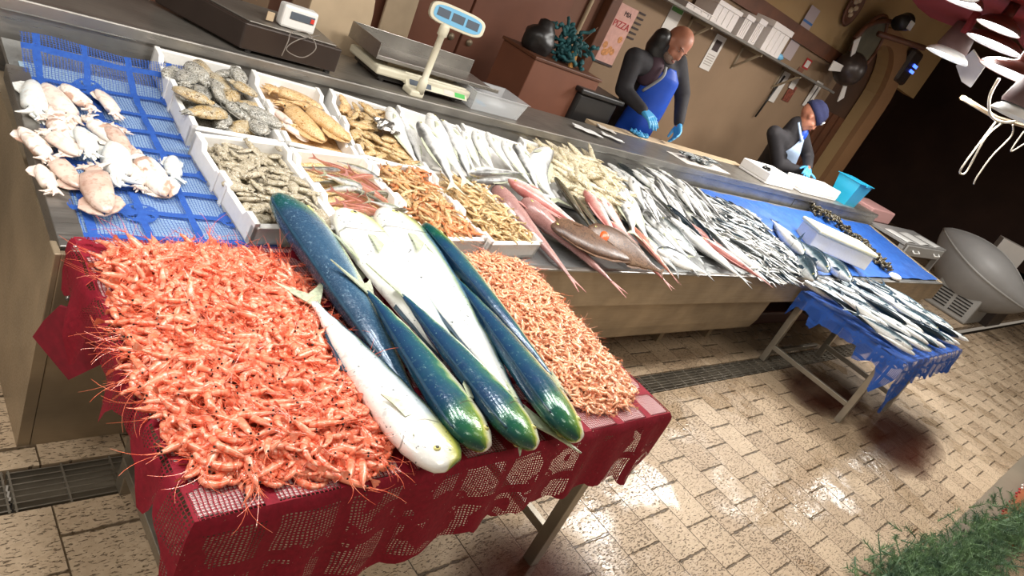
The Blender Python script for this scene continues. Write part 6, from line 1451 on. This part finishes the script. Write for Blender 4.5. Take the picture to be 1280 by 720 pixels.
o = obj('pink_box', MB().box(-.42, .42, -.2, .2, 0, .16), plain('pink_foam', rgb(186, 140, 136), .6), bevel=.015); o.location = (9.35, 2.95, .83); tag(o, 'dusty pink box behind the white rippled sheet', 'box')
o = obj('pink_box_stand', MB().box(8.95, 9.85, 2.78, 3.15, 0, .828), M['darkbox'], bevel=.01); tag(o, 'dark cupboard under the dusty pink box', 'cupboard')
# grey hopper on a vented base
X = 12.3
o = empty('plastic_hopper', (X, 1.9, 0), 'large grey plastic hopper with curved open shell on a vented base, far right', 'hopper')
base = [at(1164, 375, .02), at(1218, 410, .02)]
pt('vented_base', MB().box(11.7, 12.75, 1.62, 2.25, 0, .42), M['greyp_l'], o, bevel=.03)
vt = MB()
for c_ in range(2):
    for k in range(6): vt.box(11.694, 11.699, 1.70 + c_ * .27, 1.92 + c_ * .27, .08 + k * .045, .10 + k * .045)
pt('vent_slots', vt, M['black'], o)
T0, T1 = onX(1180, 286, 12.0), onX(1284, 388, 12.0); AX = (T1 - T0); UPR = Vector((0, .25, .97)).cross(Vector((1, 0, 0))); nrm_ = AX.normalized().cross(Vector((1, 0, 0))).normalized()
if nrm_.z < 0: nrm_ = -nrm_
def shell(dx, up_, lo_, dep):
    def fn(u, v):
        s_ = math.sin(PI * u) ** .75; c_ = math.cos(PI * v); off = up_ * c_ if c_ > 0 else lo_ * c_
        return T0 + AX * u + nrm_ * (off * s_) + Vector((dx - dep * math.sin(PI * v) * s_, 0, 0))
    return MB().grid(fn, 40, 20)
pt('shell', shell(0, .30, .62, .45), M['greyp'], o, smooth=True, solid=.02); pt('rim_ridge', MB().tube([T0 + AX * (k / 20) + nrm_ * (-.05 * math.sin(PI * k / 20)) + Vector((-.45 * math.sin(PI * k / 20) ** .75, 0, 0)) for k in range(21)], .02, 6), M['greyp_l'], o, smooth=True)
pt('rim_ridge', MB().tube([T0 + AX * (k / 20) + nrm_ * (.30 * math.sin(PI * k / 20) ** .75) for k in range(21)], .02, 6), M['greyp_l'], o, smooth=True)
p = at(1262, 303, .9)
o = obj('white_carton', MB().box(-.25, .25, -.2, .2, 0, .36), M['paper'], bevel=.006); q = onX(1260, 315, 13.2); o.location = (q.x, q.y, q.z - .2); o.rotation_euler = (0, 0, .3); tag(o, 'white cardboard carton behind the grey hopper', 'carton')
o2 = obj('dark_crate', MB().box(-.5, .6, -.5, .5, 0, 1).box(-.52, .62, -.52, .52, .95, 1.0), M['darkbox'], bevel=.01); o2.location = (q.x, q.y, 0); o2.scale = (1, 1, q.z - .205); tag(o2, 'dark crate carrying the white carton', 'crate')
# foam box with the pale lid, mussels
c0 = D(1040, 310, .06); 
o = empty('lidded_foam_box', (c0.x, c0.y, zs(c0.y) + .02), 'white foam box with pale yellow lid standing on the blue sheet before the mussels', 'foam box')
d_ = (D(1088, 335, .1) - D(1006, 290, .1)); rz = math.atan2(d_.y, d_.x); o.rotation_euler = (-.0, 0, rz); print('lidbox', c0, d_)
L_ = d_.length * .84
obj('box_body', MB().prism([(-L_ / 2 + .01, -.13), (L_ / 2 - .01, -.13), (L_ / 2 - .01, .13), (-L_ / 2 + .01, .13)], 0, .13), M['foam'], o, bevel=.01)
obj('lid', MB().prism([(-L_ / 2, -.15), (L_ / 2, -.15), (L_ / 2, .15), (-L_ / 2, .15)], .13, .165), plain('pale_lid', rgb(236, 230, 196), .5), o, bevel=.012)
ms = [cephalopod('x', M['mussel'], M['mussel'], seed=k, simple=True) for k in range(1)]; bpy.data.objects.remove(ms[0])
def mussel(seed):
    b = MB()
    for s in (-1, 1): b.ball((0, 0, s * .03), .5, 10, 8, (1, .48, .34))
    return obj('mussel', b, M['mussel'], smooth=True)
mm = mussel(1); used = False; rnd = random.Random(2)
line = [D(1014, 262, .03), D(1040, 276, .03), D(1070, 300, .03), D(1094, 322, .03), D(1106, 336, .03)]
for k in range(240):
    t_ = rnd.random() ** 1.1 * 3.999; i = int(t_); q = line[i].lerp(line[i + 1], t_ - i); wd_ = .13 * (1 - t_ / 7)
    Mx = Matrix.Translation((q.x + rnd.gauss(0, wd_ * .5), q.y + rnd.gauss(0, wd_ * .5), zs(q.y) + .03 + rnd.uniform(0, .055 * (1 - t_ / 8)))) @ rot(rnd, 1) @ Matrix.Scale(rnd.uniform(.05, .075), 4)
    lab = 'dark mussel in the long pile between the blue sheets at the far end'
    if used: dup(mm, Mx, lab, 'mussels in the long pile')
    else: used = True; mm.matrix_world = Mx; tag(mm, lab, 'mussel', 'mussels in the long pile')
o = obj('white_packet', MB().ball((0, 0, 0), .08, 12, 8, (1.2, .7, .35)), M['foam'], smooth=True); q = D(1118, 347, .02); o.location = (q.x, q.y, zs(q.y) + .03); tag(o, 'small white packet on the front rim at the far end of the counter', 'packet')
# ------------------------------------------------------------------ bottom right: fir garland, red-white rope, orange board
b = MB(); rnd = random.Random(12)
spine = [at(1105, 722, .10), at(1150, 700, .12), at(1200, 690, .14), at(1235, 660, .16), at(1285, 640, .18)]
sp = smooth_pts(spine, 14)
def twig(b, p, d, L, n=30):
    b.tube([p, p + d * L], [.004, .002], 4, False)
    for k in range(n):
        t_ = k / n; q = p + d * L * t_; a = rnd.uniform(0, 2 * PI); o1 = d.orthogonal().normalized(); o2 = d.cross(o1); nd = (d * .7 + o1 * math.cos(a) + o2 * math.sin(a)).normalized(); nl = rnd.uniform(.025, .04)
        s_ = nd.cross(Vector((0, 0, 1))).normalized() * .0016
        b.add([q - s_, q + s_, q + nd * nl], [(0, 1, 2)]); s2 = nd.cross(s_).normalized() * .0014; b.add([q - s2, q + s2, q + nd * nl], [(0, 1, 2)])
for p in sp:
    for k in range(13):
        d = Vector((rnd.gauss(0, 1), rnd.gauss(-.2, 1), rnd.gauss(.35, .6))).normalized(); st_ = p + Vector((rnd.gauss(.03, .06), rnd.gauss(-.05, .07), rnd.gauss(-.03, .03)))
        twig(b, st_, d, rnd.uniform(.06, .13), 34)
b.tube([Vector((q.x, q.y, max(.03, q.z - .03))) for q in sp], .02, 6)
o = obj('fir_garland', b, M['fir']); tag(o, 'green artificial fir garland lying on the kerb in the bottom right corner', 'garland')
a_, c_ = at(1248, 645, .12), at(1284, 598, .12)
o = empty('orange_board', tuple((a_ + c_) / 2), 'orange-brown board edged with red and white twisted rope, at the right edge', 'board'); d_ = (c_ - a_); L_ = d_.length; o.rotation_euler = (0, 0, math.atan2(d_.y, d_.x))
obj('board', MB().box(-L_ / 2, L_ * .8, -.20, -.012, -.1, .0), plain('orange_wood', rgb(150, 84, 50), .5, var=.15, sc=8), o, bevel=.004)
for k in range(26):
    x_ = -L_ / 2 + k * .014 * (L_ / .25); mt = M['pred'] if k < 13 else M['foam']
    obj('rope_strand', MB().ball((x_, -.006 + .004 * (-1) ** k, .004), .010, 8, 6, (1, .8, .8)), mt, o, smooth=True)
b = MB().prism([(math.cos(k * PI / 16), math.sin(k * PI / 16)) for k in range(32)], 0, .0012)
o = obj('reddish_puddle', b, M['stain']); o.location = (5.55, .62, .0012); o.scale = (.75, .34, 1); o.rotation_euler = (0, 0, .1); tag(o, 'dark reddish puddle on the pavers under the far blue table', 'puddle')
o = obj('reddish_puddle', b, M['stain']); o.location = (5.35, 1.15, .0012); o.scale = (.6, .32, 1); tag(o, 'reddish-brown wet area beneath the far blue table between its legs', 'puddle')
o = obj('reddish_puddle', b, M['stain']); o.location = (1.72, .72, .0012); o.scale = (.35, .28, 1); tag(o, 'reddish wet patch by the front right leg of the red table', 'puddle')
# ------------------------------------------------------------------ light
wd = bpy.data.worlds.new('world'); bpy.context.scene.world = wd; wd.use_nodes = True
wd.node_tree.nodes['Background'].inputs[0].default_value = (1.0, .86, .70, 1); wd.node_tree.nodes['Background'].inputs[1].default_value = .27
def spot(loc, e, size=.34, col=(1, .97, .92), rot=(0, 0, 0)):  # used for the built lamps and for added fill lights alike
    l = bpy.data.lights.new('lamp_and_fill_light', 'AREA'); l.shape = 'DISK'; l.size = size; l.energy = e; l.color = col
    o = bpy.data.objects.new('lamp_and_fill_light', l); C.objects.link(o); o.location = loc; o.rotation_euler = rot; return o
for x in (-.3, .45, 1.2, 1.95, 2.7, 3.4): spot((x, 1.45, LZ - .03), 15.5)
for k, (x, y, z) in enumerate(lamp_pos):
    if k != 5: spot((x, y, z - .03), 30)
spot((-1.3, .9, 1.9), 16, .5, (1, .93, .84), (0, -1.0, 0))  # added fill from the left for the counter's end panel, no lamp there
for x in (7.4, 8.4): spot((x, 1.9, 2.9), 26)  # unseen extra lights brightening the far counter, without fixtures
spot((10.6, 1.3, 2.9), 40)  # added unseen light to brighten the grey hopper
spot((1.5, -1.5, 3.4), 52, 1.6, (1, .92, .82), (-.35, 0, 0))  # added warm fill behind the camera, no fixture
spot((5.5, -.6, 3.4), 38, 1.6, (1, .92, .82), (-.1, 0, 0))  # second added warm fill in front of the tables, no fixture
spot((6.0, 3.4, 3.9), 8, 1.0, (1, .80, .58), (.2, 0, 0))  # added warm fill for the back wall, no fixture
spot((11.5, 5.6, 3.2), 18, .6, (1, .7, .5), (0, 0, 0))  # added weak light lifting the dark room beyond the arch
for q in bpy.data.objects:
    if q.parent is None and q.get('label') and not 4 <= len(q['label'].split()) <= 16: print('LABEL', len(q['label'].split()), q['label'])
s = bpy.context.scene
s.view_settings.view_transform = 'Standard'; s.view_settings.look = 'None'; s.view_settings.exposure = .02; s.view_settings.gamma = 1; s.view_settings.use_curve_mapping = False
